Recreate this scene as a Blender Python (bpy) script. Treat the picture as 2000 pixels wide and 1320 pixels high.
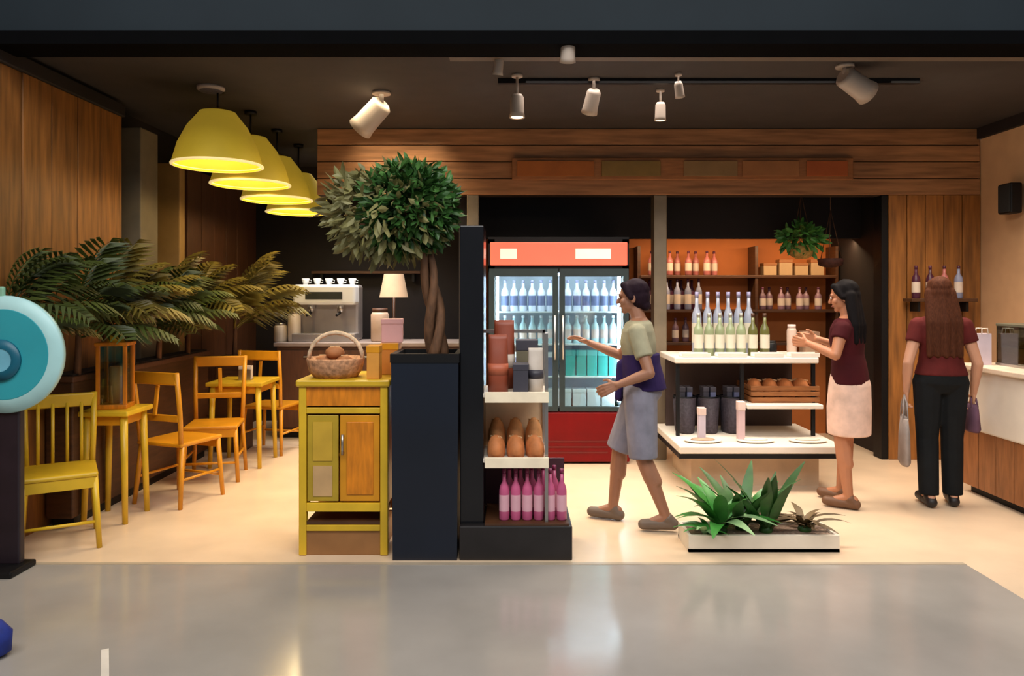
import bpy, bmesh, math, random
from mathutils import Vector, Matrix, Euler

for o in list(bpy.data.objects):
    bpy.data.objects.remove(o, do_unlink=True)
SC = bpy.context.scene
COL = SC.collection
PI = math.pi
random.seed(7)

# ---------------------------------------------------------------- camera
CAMZ = 1.56
cam_d = bpy.data.cameras.new('camera')
cam_d.sensor_width = 36.0
cam_d.lens = 1450 * 36.0 / 2000
cam_d.shift_y = -90 / 2000
cam_o = bpy.data.objects.new('camera', cam_d)
cam_o.location = (0, 0, CAMZ)
cam_o.rotation_euler = (PI / 2, 0, 0)
COL.objects.link(cam_o)
SC.camera = cam_o

# ---------------------------------------------------------------- view, world, large lights
SC.view_settings.view_transform = 'Standard'
SC.view_settings.look = 'None'
SC.view_settings.gamma = 1.0
SC.view_settings.use_curve_mapping = False
SC.view_settings.exposure = 0.0
W = bpy.data.worlds.new('world')
SC.world = W
W.use_nodes = True
W.node_tree.nodes['Background'].inputs[0].default_value = (0.86, 0.93, 1.0, 1)
W.node_tree.nodes['Background'].inputs[1].default_value = 0.2


def area(name, loc, rot, sx, sy, energy, color, spread=180):
    d = bpy.data.lights.new(name, 'AREA')
    d.shape = 'RECTANGLE'
    d.size = sx
    d.size_y = sy
    d.energy = energy
    d.color = color
    d.spread = math.radians(spread)
    o = bpy.data.objects.new(name, d)
    o.location = loc
    o.rotation_euler = rot
    COL.objects.link(o)
    return o


# added unseen light tilted at the shop front, then warm fills under its ceiling
area('concourse_fill', (0.3, 1.2, 4.7), (math.radians(32), 0, 0), 8.0, 2.2, 330, (1.0, 0.97, 0.93))
area('shop_fill_aisle', (-1.05, 6.0, 3.06), (0, 0, 0), 0.8, 1.6, 52, (1.0, 0.8, 0.52), 105)
area('shop_fill_middle', (1.2, 5.6, 3.06), (0, 0, 0), 2.2, 1.0, 50, (1.0, 0.87, 0.76), 105)
area('shop_fill_counter', (3.2, 5.7, 3.06), (0, 0, 0), 1.0, 1.2, 32, (1.0, 0.84, 0.66), 105)
area('shelf_light', (2.4, 7.62, 2.08), (math.radians(25), 0, 0), 2.2, 0.06, 17, (1.0, 0.66, 0.36))
area('kitchen_light', (-1.5, 8.0, 3.0), (0, 0, 0), 1.2, 0.4, 26, (1.0, 0.92, 0.86), 90)


# ---------------------------------------------------------------- materials
def lin(c):
    r = []
    for v in c[:3]:
        v = v / 255.0
        r.append(v / 12.92 if v <= 0.04045 else ((v + 0.055) / 1.055) ** 2.4)
    return (*r, 1.0)


MATS = {}


def mat(name, col, rough=0.5, metal=0.0, var=0.12, scale=6.0, emit=None, estr=0.0, rnd=0.0, bump=0.0, spec=0.5,
        stretch=(1, 1, 1), col2=None, trans=0.0, coat=0.0):
    if name in MATS:
        return MATS[name]
    m = bpy.data.materials.new(name)
    m.use_nodes = True
    nt = m.node_tree
    b = nt.nodes['Principled BSDF']
    b.inputs['Roughness'].default_value = rough
    b.inputs['Metallic'].default_value = metal
    b.inputs['Specular IOR Level'].default_value = spec
    b.inputs['Coat Weight'].default_value = coat
    c = lin(col)
    tc = nt.nodes.new('ShaderNodeTexCoord')
    mp = nt.nodes.new('ShaderNodeMapping')
    mp.inputs['Scale'].default_value = stretch
    nt.links.new(tc.outputs['Object'], mp.inputs['Vector'])
    nz = nt.nodes.new('ShaderNodeTexNoise')
    nz.inputs['Scale'].default_value = scale
    nz.inputs['Detail'].default_value = 5
    nt.links.new(mp.outputs['Vector'], nz.inputs['Vector'])
    rp = nt.nodes.new('ShaderNodeValToRGB')
    rp.color_ramp.elements[0].position = 0.3
    rp.color_ramp.elements[1].position = 0.7
    ca = tuple(max(0, v * (1 - var)) for v in c[:3]) + (1,)
    cb = tuple(min(1, v * (1 + var)) for v in c[:3]) + (1,) if col2 is None else lin(col2)
    rp.color_ramp.elements[0].color = ca
    rp.color_ramp.elements[1].color = cb
    nt.links.new(nz.outputs['Fac'], rp.inputs['Fac'])
    out = rp.outputs['Color']
    if rnd > 0:
        oi = nt.nodes.new('ShaderNodeObjectInfo')
        ad = nt.nodes.new('ShaderNodeVectorMath')
        nt.links.new(oi.outputs['Location'], ad.inputs[1])
        nt.links.new(tc.outputs['Object'], ad.inputs[0])
        nt.links.new(ad.outputs[0], mp.inputs['Vector'])
        mr = nt.nodes.new('ShaderNodeMapRange')
        mr.inputs['To Min'].default_value = 1 - rnd
        mr.inputs['To Max'].default_value = 1 + rnd
        nt.links.new(oi.outputs['Random'], mr.inputs['Value'])
        hs = nt.nodes.new('ShaderNodeHueSaturation')
        nt.links.new(mr.outputs[0], hs.inputs['Value'])
        nt.links.new(out, hs.inputs['Color'])
        out = hs.outputs['Color']
    nt.links.new(out, b.inputs['Base Color'])
    if bump > 0:
        bp = nt.nodes.new('ShaderNodeBump')
        bp.inputs['Strength'].default_value = bump
        bp.inputs['Distance'].default_value = 0.01
        nt.links.new(nz.outputs['Fac'], bp.inputs['Height'])
        nt.links.new(bp.outputs[0], b.inputs['Normal'])
    if emit is not None:
        b.inputs['Emission Color'].default_value = lin(emit)
        b.inputs['Emission Strength'].default_value = estr
    if trans > 0:
        b.inputs['Transmission Weight'].default_value = trans
    MATS[name] = m
    return m


def glass(name, tint=(235, 245, 245), mixf=0.12):
    if name in MATS:
        return MATS[name]
    m = bpy.data.materials.new(name)
    m.use_nodes = True
    nt = m.node_tree
    nt.nodes.clear()
    o = nt.nodes.new('ShaderNodeOutputMaterial')
    t = nt.nodes.new('ShaderNodeBsdfTransparent')
    t.inputs[0].default_value = lin(tint)
    g = nt.nodes.new('ShaderNodeBsdfGlossy')
    g.inputs['Roughness'].default_value = 0.03
    mx = nt.nodes.new('ShaderNodeMixShader')
    mx.inputs[0].default_value = mixf
    nt.links.new(t.outputs[0], mx.inputs[1])
    nt.links.new(g.outputs[0], mx.inputs[2])
    nt.links.new(mx.outputs[0], o.inputs[0])
    MATS[name] = m
    return m


M = dict(
    wood=mat('wood_wall', (138, 88, 38), 0.55, var=0.4, scale=3.0, rnd=0.22, stretch=(9, 9, 0.8), bump=0.15),
    wood_h=mat('wood_fascia', (156, 110, 72), 0.55, var=0.35, scale=3.0, rnd=0.14, stretch=(0.8, 9, 9), bump=0.15),
    wood_back=mat('wood_groove', (52, 32, 16), 0.8),
    dark_wood=mat('dark_wood', (74, 44, 22), 0.5, var=0.3, stretch=(1, 1, 8)),
    counter_wood=mat('counter_wood', (156, 100, 58), 0.45, var=0.25, stretch=(8, 8, 1), rnd=0.1),
    ceiling=mat('ceiling_paint', (50, 44, 42), 0.8),
    bulk=mat('bulkhead_paint', (27, 35, 41), 0.7, var=0.12, scale=1.2, spec=0.15),
    black=mat('black_paint', (11, 10, 12), 0.5, spec=0.3),
    black_gloss=mat('black_gloss', (14, 14, 18), 0.18),
    navy=mat('navy_lacquer', (14, 22, 36), 0.35, var=0.2, scale=2),
    tan=mat('tan_plaster', (192, 152, 114), 0.8, var=0.06),
    darkwall=mat('dark_wall', (22, 13, 12), 0.7, var=0.2),
    brownwall=mat('brown_panel', (84, 50, 28), 0.6, var=0.2, stretch=(6, 6, 1), rnd=0.15),
    grey_stone=mat('grey_pilaster', (110, 100, 82), 0.7),
    pale_trim=mat('pale_trim', (160, 126, 74), 0.6),
    greymetal=mat('grey_metal', (138, 124, 104), 0.4, 0.4),
    orange_wall=mat('orange_wall', (176, 98, 38), 0.7, var=0.2, scale=2),
    yellow=mat('yellow_paint', (212, 172, 38), 0.38, var=0.12, rnd=0.08),
    yellow2=mat('amber_paint', (206, 138, 22), 0.38, var=0.12, rnd=0.08),
    amber=mat('amber_wood', (208, 124, 22), 0.4, var=0.25, stretch=(6, 6, 1)),
    white=mat('white_laminate', (226, 216, 202), 0.4, var=0.04),
    cool_white=mat('cool_white', (228, 234, 238), 0.4, var=0.03),
    steel=mat('steel', (176, 172, 168), 0.28, 0.9, var=0.06),
    red=mat('red_panel', (108, 2, 5), 0.45, var=0.12, spec=0.25),
    teal=mat('teal_pack', (58, 168, 158), 0.4, rnd=0.12),
    skin_a=mat('skin_a', (196, 142, 112), 0.5, var=0.05),
    skin_b=mat('skin_b', (176, 116, 82), 0.5, var=0.05),
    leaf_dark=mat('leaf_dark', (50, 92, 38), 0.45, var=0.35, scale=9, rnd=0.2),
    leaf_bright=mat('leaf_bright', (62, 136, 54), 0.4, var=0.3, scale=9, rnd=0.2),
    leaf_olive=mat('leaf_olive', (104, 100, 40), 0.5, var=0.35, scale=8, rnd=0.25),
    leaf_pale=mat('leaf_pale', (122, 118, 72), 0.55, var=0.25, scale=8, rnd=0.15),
    leaf_dry=mat('leaf_dry', (96, 76, 44), 0.6, var=0.3, scale=8, rnd=0.2),
    bark=mat('bark', (98, 66, 42), 0.8, var=0.35, scale=12, stretch=(3, 3, 1), bump=0.4),
    soil=mat('soil', (38, 28, 20), 0.95, var=0.4, scale=40),
    terracotta=mat('terracotta', (140, 96, 70), 0.7),
    glass=glass('clear_glass'),
    case_glass=glass('case_glass', (190, 196, 180), 0.2),
)


# ---------------------------------------------------------------- mesh helpers
class MB:
    def __init__(s):
        s.bm = bmesh.new()

    def _tag(s, before, smooth):
        for f in s.bm.faces:
            if f.index == -1 or f.index >= before:
                pass

    def box(s, c, d, bev=0.0, rot=None):
        bm2 = bmesh.new()
        bmesh.ops.create_cube(bm2, size=1)
        bmesh.ops.scale(bm2, vec=d, verts=bm2.verts)
        if bev > 0:
            bmesh.ops.bevel(bm2, geom=bm2.edges[:] , offset=min(bev, min(d) * 0.45), segments=2, profile=0.5, affect='EDGES')
        if rot is not None:
            bmesh.ops.rotate(bm2, cent=(0, 0, 0), matrix=Euler(rot).to_matrix(), verts=bm2.verts)
        bmesh.ops.translate(bm2, vec=c, verts=bm2.verts)
        s._join(bm2)
        return s

    def bx(s, x0, x1, y0, y1, z0, z1, bev=0.0):
        return s.box(((x0 + x1) / 2, (y0 + y1) / 2, (z0 + z1) / 2), (abs(x1 - x0), abs(y1 - y0), abs(z1 - z0)), bev)

    def _join(s, bm2):
        me = bpy.data.meshes.new('tmp')
        bm2.to_mesh(me)
        bm2.free()
        s.bm.from_mesh(me)
        bpy.data.meshes.remove(me)

    def lathe(s, prof, seg=20, c=(0, 0, 0), cap=True):
        vs = []
        for r, z in prof:
            vs.append([s.bm.verts.new((c[0] + r * math.cos(2 * PI * k / seg), c[1] + r * math.sin(2 * PI * k / seg), c[2] + z))
                       for k in range(seg)])
        for a, b in zip(vs[:-1], vs[1:]):
            for k in range(seg):
                f = s.bm.faces.new((a[k], a[(k + 1) % seg], b[(k + 1) % seg], b[k]))
                f.smooth = True
        if cap:
            s.bm.faces.new(list(reversed(vs[0])))
            s.bm.faces.new(vs[-1])
        return s

    def rings(s, rings, seg=20):
        """rings: (cx, cy, z, rx, ry) closed loft"""
        vs = []
        for cx, cy, z, rx, ry in rings:
            vs.append([s.bm.verts.new((cx + rx * math.cos(2 * PI * k / seg), cy + ry * math.sin(2 * PI * k / seg), z))
                       for k in range(seg)])
        for a, b in zip(vs[:-1], vs[1:]):
            for k in range(seg):
                f = s.bm.faces.new((a[k], a[(k + 1) % seg], b[(k + 1) % seg], b[k]))
                f.smooth = True
        s.bm.faces.new(list(reversed(vs[0])))
        s.bm.faces.new(vs[-1])
        return s

    def tube(s, pts, rad, seg=8):
        pts = [Vector(p) for p in pts]
        if not isinstance(rad, (list, tuple)):
            rad = [rad] * len(pts)
        prev = None
        vs = []
        up = Vector((0.31, 0.17, 0.93)).normalized()
        for i, p in enumerate(pts):
            d = (pts[min(i + 1, len(pts) - 1)] - pts[max(i - 1, 0)]).normalized()
            a = d.cross(up)
            if a.length < 0.05:
                a = d.cross(Vector((1, 0, 0)))
            a.normalize()
            b = d.cross(a)
            vs.append([s.bm.verts.new(p + (a * math.cos(2 * PI * k / seg) + b * math.sin(2 * PI * k / seg)) * rad[i])
                       for k in range(seg)])
        for a, b in zip(vs[:-1], vs[1:]):
            for k in range(seg):
                f = s.bm.faces.new((a[k], a[(k + 1) % seg], b[(k + 1) % seg], b[k]))
                f.smooth = True
        s.bm.faces.new(list(reversed(vs[0])))
        s.bm.faces.new(vs[-1])
        return s

    def ball(s, c, r, rot=None, sub=2):
        bm2 = bmesh.new()
        bmesh.ops.create_icosphere(bm2, subdivisions=sub, radius=1)
        bmesh.ops.scale(bm2, vec=(r, r, r) if not isinstance(r, (list, tuple)) else r, verts=bm2.verts)
        if rot is not None:
            bmesh.ops.rotate(bm2, cent=(0, 0, 0), matrix=Euler(rot).to_matrix(), verts=bm2.verts)
        bmesh.ops.translate(bm2, vec=c, verts=bm2.verts)
        for f in bm2.faces:
            f.smooth = True
        s._join(bm2)
        return s

    def cap(s, a, b, ra, rb, flat=False):
        """tapered limb: hull of two spheres (or a sphere and a flat end)"""
        a = Vector(a); b = Vector(b)
        bm2 = bmesh.new()
        for p, r, fl in ((a, ra, False), (b, rb, flat)):
            if fl:
                d = (b - a).normalized()
                u = d.orthogonal().normalized()
                w = d.cross(u)
                for k in range(16):
                    bm2.verts.new(p + (u * math.cos(2 * PI * k / 16) + w * math.sin(2 * PI * k / 16)) * r)
            else:
                t = bmesh.new()
                bmesh.ops.create_icosphere(t, subdivisions=2, radius=r)
                for v in t.verts:
                    bm2.verts.new(v.co + p)
                t.free()
        bmesh.ops.convex_hull(bm2, input=bm2.verts[:], use_existing_faces=False)
        bmesh.ops.delete(bm2, geom=[v for v in bm2.verts if not v.link_faces], context='VERTS')
        s._join(bm2)
        return s

    def faces(s, verts, faces, smooth=False):
        vs = [s.bm.verts.new(v) for v in verts]
        for f in faces:
            ff = s.bm.faces.new([vs[i] for i in f])
            ff.smooth = smooth
        return s

    def mesh(s, name, m):
        me = bpy.data.meshes.new(name)
        bmesh.ops.recalc_face_normals(s.bm, faces=s.bm.faces[:])
        s.bm.to_mesh(me)
        s.bm.free()
        me.materials.append(m)
        return me

    def build(s, name, m, parent=None, loc=None, rot=None):
        return link(name, s.mesh(name, m), parent, loc, rot)


def link(name, me, parent=None, loc=None, rot=None, scale=None):
    o = bpy.data.objects.new(name, me)
    COL.objects.link(o)
    if parent is not None:
        o.parent = parent
    if loc is not None:
        o.location = loc
    if rot is not None:
        o.rotation_euler = rot
    if scale is not None:
        o.scale = scale
    return o


def tag(o, label=None, cat=None, group=None, kind=None):
    if label: o['label'] = label
    if cat: o['category'] = cat
    if group: o['group'] = group
    if kind: o['kind'] = kind
    return o


def thing(name, label, cat, loc=(0, 0, 0), rz=0.0, group=None):
    o = bpy.data.objects.new(name, None)
    o.empty_display_size = 0.1
    COL.objects.link(o)
    o.location = loc
    o.rotation_euler = (0, 0, rz)
    return tag(o, label, cat, group)


def dup(root, loc, rz=0.0, label=None, group=None, scale=None):
    r = root.copy()
    COL.objects.link(r)
    r.location = loc
    r.rotation_euler = (0, 0, rz)
    if scale: r.scale = (scale,) * 3
    if label: r['label'] = label
    if group: r['group'] = group
    for ch in list(root.children):
        c = ch.copy(); COL.objects.link(c); c.parent = r
        for g in list(ch.children):
            d = g.copy(); COL.objects.link(d); d.parent = c
    return r


def struct(name, mb, m):
    return tag(mb.build(name, m), kind='structure')


def X(px, Y):
    return (px - 1000) * Y / 1450


def Z(py, Y):
    return CAMZ - (py - 570) * Y / 1450


def planks(parent, m, axis, a0, a1, n, fixed, z0, z1, thick, sign, gap=0.008, jitter=0.004, horizontal=False):
    """vertical boards along axis 'x' or 'y' (or horizontal boards stacked in z) proud of a wall"""
    rr = random.Random(int(abs(a0 * 100) + n))
    for k in range(n):
        if horizontal:
            zz0 = z0 + (z1 - z0) * k / n + gap / 2
            zz1 = z0 + (z1 - z0) * (k + 1) / n - gap / 2
            lo, hi = a0, a1
        else:
            lo = a0 + (a1 - a0) * k / n + gap / 2
            hi = a0 + (a1 - a0) * (k + 1) / n - gap / 2
            zz0, zz1 = z0, z1
        t = thick + rr.uniform(-jitter, jitter)
        if axis == 'y':
            d = (t, hi - lo, zz1 - zz0)
            c = (fixed + sign * t / 2, (lo + hi) / 2, (zz0 + zz1) / 2)
        else:
            d = (hi - lo, t, zz1 - zz0)
            c = ((lo + hi) / 2, fixed + sign * t / 2, (zz0 + zz1) / 2)
        MB().box((0, 0, 0), d, 0.004).build('plank', m, parent, c)


# ================================================================ THE SETTING
CEIL = 3.08
FRONT = 4.27
BACK = 6.9

floor_m = mat('shop_floor', (222, 196, 166), 0.28, var=0.08, scale=3.0, spec=0.5)
grey_m = mat('concourse_floor', (158, 152, 145), 0.16, var=0.12, scale=1.6, spec=0.8)
MB_f = MB().bx(-4.5, 5.5, FRONT, 9.6, -0.12, 0.0).bx(2.6, 5.5, 1.0, FRONT, -0.12, 0.0)
fl = struct('floor', MB_f, floor_m)
fl['label'] = 'warm beige polished shop floor'
fl2 = struct('floor_concourse', MB().bx(-7, 2.6, -3, FRONT, -0.12, -0.0005), grey_m)
fl2['label'] = 'glossy grey concourse floor in front of the shop'
struct('trim_1', MB().bx(-0.015, 0.015, -0.35, 0.0, -0.0004, 0.002), mat('pale_inlay', (220, 212, 200), 0.3))
bpy.data.objects['trim_1'].location = (X(205, 3.24), 3.24, 0)
bpy.data.objects['trim_1'].rotation_euler = (0, 0, math.atan(795 / 1450))
struct('trim_2', MB().bx(-4.5, 2.6, FRONT - 0.025, FRONT + 0.01, -0.0004, 0.0015), mat('floor_joint', (176, 160, 138), 0.35))

ce = struct('ceiling', MB().bx(-3.6, 4.6, 4.47, 9.4, CEIL, CEIL + 0.1), M['ceiling'])
ce['label'] = 'dark brown shop ceiling'
struct('trim_3', MB().bx(-0.4, 4.3, 4.72, 4.8, CEIL - 0.03, CEIL), mat('ceiling_bead', (96, 84, 74), 0.6))
wf = struct('wall_front', MB().bx(-7, 8, 4.41, 4.6, CEIL + 0.015, 5.4), M['bulk'])
wf['label'] = 'dark blue grey bulkhead above the shop front'
struct('trim_4', MB().bx(-7, 8, 4.37, 4.62, CEIL - 0.06, CEIL + 0.02), mat('shadow_black', (5, 5, 6), 0.9, spec=0.05))  # black strip stands in for the shadow gap under the bulkhead

# left wall: wood boards, then a grey pilaster, a pale strip and brown panels running back
wl = struct('wall_left', MB().bx(-3.4, -3.13, 3.0, 5.9, 0, 2.95), M['wood_back'])
planks(wl, M['wood'], 'y', 3.2, 5.9, 9, -3.13, 0.0, 2.95, 0.03, 1)
struct('trim_5', MB().bx(-3.4, -3.08, 3.0, 5.92, 2.95, 3.05, 0.01), M['darkwall'])
wl2 = struct('wall_left_rear', MB().bx(-3.6, -3.3, 5.9, 9.3, 0, CEIL), M['darkwall'])
struct('trim_6', MB().bx(-3.3, -3.06, 6.12, 6.42, 0, 2.92, 0.01), M['grey_stone'])
struct('trim_7', MB().bx(-3.3, -3.06, 6.84, 6.95, 0, 2.75, 0.01), M['pale_trim'])
planks(wl2, M['brownwall'], 'y', 7.1, 9.0, 6, -3.3, 0.0, 2.75, 0.2, 1)
struct('wall_rear', MB().bx(-3.6, -0.5, 9.0, 9.2, 0, CEIL), M['darkwall'])
struct('wall_kitchen_side', MB().bx(-0.5, -0.38, 7.0, 9.2, 0, CEIL), M['darkwall'])

# back wall of the front hall: wooden fascia above the opening, boarded pier at the right
wb = struct('wall_back', MB().bx(-1.81, 4.35, BACK + 0.03, BACK + 0.17, 2.46, CEIL), M['wood_back'])
wb['label'] = 'wooden fascia above the wide opening'
planks(wb, M['wood_h'], 'x', -1.81, 4.35, 4, BACK + 0.03, 2.46, CEIL, 0.03, -1, horizontal=True)
wb2 = struct('wall_back_pier', MB().bx(3.5, 4.4, BACK + 0.03, BACK + 0.17, 0, 2.46), M['wood_back'])
planks(wb2, M['wood'], 'x', 3.5, 4.36, 5, BACK + 0.03, 0.0, 2.46, 0.03, -1)
wr = struct('wall_right', MB().bx(4.36, 4.55, 4.6, BACK + 0.2, 0, 2.98), M['tan'])
wr['label'] = 'tan plaster wall beside the counter'
struct('trim_8', MB().bx(4.32, 4.55, 4.6, BACK, 2.98, CEIL), M['darkwall'])
struct('trim_9', MB().bx(-0.42, -0.31, BACK, BACK + 0.16, 0, 2.46, 0.008), M['greymetal'])
struct('trim_10', MB().bx(1.32, 1.44, BACK, BACK + 0.16, 0, 2.46, 0.008), M['greymetal'])
struct('trim_11', MB().bx(3.44, 3.5, BACK + 0.01, BACK + 0.17, 0, 2.46, 0.004), M['black'])
struct('wall_store', MB().bx(-0.38, 4.5, 8.2, 8.35, 0, CEIL), M['orange_wall'])
struct('wall_store_right', MB().bx(3.52, 3.7, 7.07, 8.2, 0, CEIL), M['darkwall'])
struct('wall_store_header', MB().bx(-0.38, 3.52, 7.5, 7.6, 2.1, CEIL), M['darkwall'])

# coloured boards fixed to the fascia
sb = thing('sign_board', 'long faded wooden sign strip on the fascia above the opening', 'sign', (0, BACK - 0.03, Z(330, 6.87)))
MB().bx(X(1000, 6.87), X(1665, 6.87), -0.02, 0.02, -0.1, 0.1, 0.006).build('backboard', mat('sign_wood', (150, 98, 56), 0.6, var=0.2, stretch=(1, 8, 8)), sb)
for (a, b, c) in ((1010, 1160, (160, 92, 36)), (1175, 1290, (130, 104, 52)), (1335, 1440, (140, 110, 70)), (1450, 1560, (156, 104, 60)), (1575, 1655, (168, 86, 38))):
    MB().bx(X(a, 6.85), X(b, 6.85), -0.035, -0.018, -0.07, 0.07, 0.004).build('painted_panel', mat('sign_%d' % a, c, 0.6), sb)

# ================================================================ CEILING FITTINGS
rail = tag(MB().bx(-0.1, 2.9, 5.28, 5.32, CEIL - 0.035, CEIL).build('track_rail', M['black']), 'thin black lighting track across the dark shop ceiling', 'track')
fit_m = mat('spot_white', (176, 162, 150), 0.4, var=0.03)
lens_m = mat('spot_lens', (255, 236, 200), 0.3, emit=(255, 226, 180), estr=2.5)


def spot(name, px, py, tilt, rz, size, label, energy, drop=0.1, aim=None, rod=False):
    # hangs from the ceiling; py is where its head is seen, so depth follows from the drop
    Y = (CEIL - drop - CAMZ) * 1450 / (570 - py)
    t = thing(name, label, 'spotlight', (X(px, Y), Y, CEIL), rz, 'ceiling spotlights')
    MB().lathe([(0.035 * size, -0.02), (0.035 * size, 0)], 14).build('mount', fit_m, t)
    MB().tube([(0, 0, -0.015), (0, 0, -drop)], 0.009 * size, 8).build('stem', fit_m, t)
    h = MB().lathe([(0.03 * size, 0.02), (0.042 * size, 0.0), (0.045 * size, -0.1 * size), (0.05 * size, -0.13 * size), (0.04 * size, -0.125 * size)], 18).build(
        'head', fit_m, t, (0, 0, -drop), (tilt, 0, 0))
    MB().lathe([(0.038 * size, -0.128 * size), (0.038 * size, -0.122 * size)], 18).build('lens', lens_m, h)
    d = bpy.data.lights.new('spot_lamp', 'SPOT')
    d.energy = energy
    d.color = (1.0, 0.8, 0.56)
    d.spot_size = math.radians(95)
    d.spot_blend = 0.7
    d.shadow_soft_size = 0.04
    l = bpy.data.objects.new('spot_lamp', d)
    COL.objects.link(l)
    l.parent = h
    l.location = (0, 0, -0.15 * size)
    return t


spot('spotlight', 1110, 78, 0.5, 0.0, 1.0, 'round spotlight at the shop front edge of the ceiling', 18, 0.02)
spot('spotlight', 975, 118, 0.3, 0.4, 0.7, 'small spotlight just behind the black shadow strip at the front', 11, 0.03)
spot('spotlight', 1010, 190, 0.0, 0.0, 1.1, 'spotlight hanging straight down on a long stem', 18, 0.16)
spot('spotlight', 1160, 180, 0.6, 0.3, 1.2, 'short spotlight in the middle of the ceiling track', 18, 0.1)
spot('spotlight', 1290, 205, 0.1, 0.0, 0.9, 'slim spotlight closest to the fascia', 18, 0.12)
spot('spotlight', 1325, 165, 0.5, -0.5, 0.7, 'small tilted spotlight on the ceiling above the display stand', 15, 0.08)
spot('spotlight', 1650, 150, 1.15, -1.2, 1.7, 'large elbowed spotlight turned sideways above the counter side', 27, 0.08)
spot('spotlight', 745, 205, 0.9, 1.1, 2.0, 'large spotlight head above the potted tree', 4, 0.1)

Yd = (CEIL - CAMZ) * 1450 / (570 - 170)
cs = thing('ceiling_speaker', 'small round grey ceiling speaker above the yellow lamps', 'speaker', (X(412, Yd), Yd, CEIL))
MB().lathe([(0.1, 0), (0.1, -0.02), (0.085, -0.03)], 24).build('rim', fit_m, cs)
MB().lathe([(0.08, -0.034), (0.08, -0.028)], 24).build('grille', mat('grille', (92, 86, 92), 0.6, scale=60, var=0.4), cs)

# pendant lamps in a row above the seating
shade_m = mat('yellow_shade', (176, 152, 22), 0.6, var=0.1, emit=(250, 205, 66), estr=0.2)
rim_glow_m = mat('rim_glow', (248, 226, 160), 0.6, emit=(255, 226, 156), estr=0.6)  # emission here and on the shade stands in for bulb light through it


def pendant(Y, x, label, zb=2.5, R=0.325, H=0.4):
    t = thing('pendant_lamp', label, 'lamp', (x, Y, zb), 0, 'yellow pendant lamps above the seating')
    MB().lathe([(R, 0), (R * 0.97, 0.03), (R * 0.86, 0.16), (R * 0.66, 0.29), (R * 0.44, H - 0.02), (R * 0.4, H), (R * 0.38, H - 0.005),
                (R * 0.62, 0.28), (R * 0.83, 0.15), (R * 0.95, 0.02)], 40, cap=False).build('shade', shade_m, t)
    MB().lathe([(R * 0.95, 0.022), (R * 1.01, 0.01), (R * 1.01, 0.0), (R * 0.95, -0.004)], 40, cap=False).build('rim', rim_glow_m, t)
    MB().lathe([(R * 0.4, H - 0.012), (R * 0.3, H + 0.01), (0.03, H + 0.03)], 24).build('cap', M['yellow'], t)
    MB().tube([(0, 0, H + 0.02), (0, 0, CEIL - zb)], 0.008, 6).build('cord', M['black'], t)
    MB().lathe([(0.05, CEIL - zb - 0.03), (0.05, CEIL - zb)], 16).build('ceiling_rose', M['black'], t)
    MB().ball((0, 0, 0.16), 0.06).build('bulb', mat('bulb', (255, 230, 180), 0.3, emit=(255, 214, 150), estr=3), t)
    d = bpy.data.lights.new('pendant_light', 'POINT')
    d.energy = 10
    d.color = (1.0, 0.75, 0.38)
    d.shadow_soft_size = 0.06
    l = bpy.data.objects.new('pendant_light', d)
    COL.objects.link(l)
    l.parent = t
    l.location = (0, 0, 0.06)


for Y, lab in ((5.55, 'yellow pendant lampshade over the table by the teal sign, first of the row'), (6.25, 'yellow pendant lampshade, second of the row from the shop front'),
               (6.95, 'yellow pendant lampshade, third of the row from the shop front'), (7.65, 'yellow pendant lampshade, last of the row by the dark kitchen')):
    pendant(Y, -2.2, lab, 2.5 - 0.06 * (Y - 5.55))


# ================================================================ SEATING
def chair(name, label, loc, rz, m, h=0.98, w=0.42, spindles=4, square=False):
    t = thing(name, label, 'chair', loc, rz, 'yellow chairs beside the planted wall')
    sw = w / 2
    MB().bx(-sw, sw, -0.21, 0.21, 0.435, 0.465, 0.012).build('seat', m, t)
    for sx in (-1, 1):
        MB().tube([(sx * (sw - 0.02), -0.18, 0.44), (sx * (sw + 0.005), -0.205, 0.0)], [0.02, 0.016], 8).build('leg', m, t)
        MB().tube([(sx * (sw - 0.02), 0.18, 0.44), (sx * (sw + 0.005), 0.225, 0.0)], [0.02, 0.016], 8).build('leg', m, t)
        MB().tube([(sx * (sw - 0.02), 0.19, 0.44), (sx * (sw - 0.012), 0.21, h * 0.7), (sx * (sw - 0.005), 0.25, h)], 0.018, 8).build('back_post', m, t)
        MB().tube([(sx * (sw - 0.008), -0.19, 0.2), (sx * (sw - 0.008), 0.2, 0.2)], 0.011, 6).build('stretcher', m, t)
    MB().box((0, 0.243, h - 0.045), (w - 0.01, 0.026, 0.09), 0.01, (0.15, 0, 0)).build('top_rail', m, t)
    if square:
        MB().box((0, 0.216, h * 0.66), (w - 0.03, 0.022, 0.05), 0.008, (0.1, 0, 0)).build('cross_rail', m, t)
        MB().box((0, 0.232, h * 0.79), (0.03, 0.018, h * 0.22), 0.005, (0.13, 0, 0)).build('centre_slat', m, t)
    else:
        for k in range(spindles):
            xx = -sw + w * (k + 1) / (spindles + 1)
            MB().tube([(xx, 0.19, 0.46), (xx, 0.212, h * 0.7), (xx, 0.24, h - 0.06)], 0.011, 6).build('spindle', m, t)
    MB().tube([(-sw + 0.01, -0.195, 0.16), (sw - 0.01, -0.195, 0.16)], 0.011, 6).build('stretcher', m, t)
    MB().bx(-sw + 0.02, sw - 0.02, -0.2, -0.18, 0.37, 0.435).build('apron', m, t)
    return t


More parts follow.
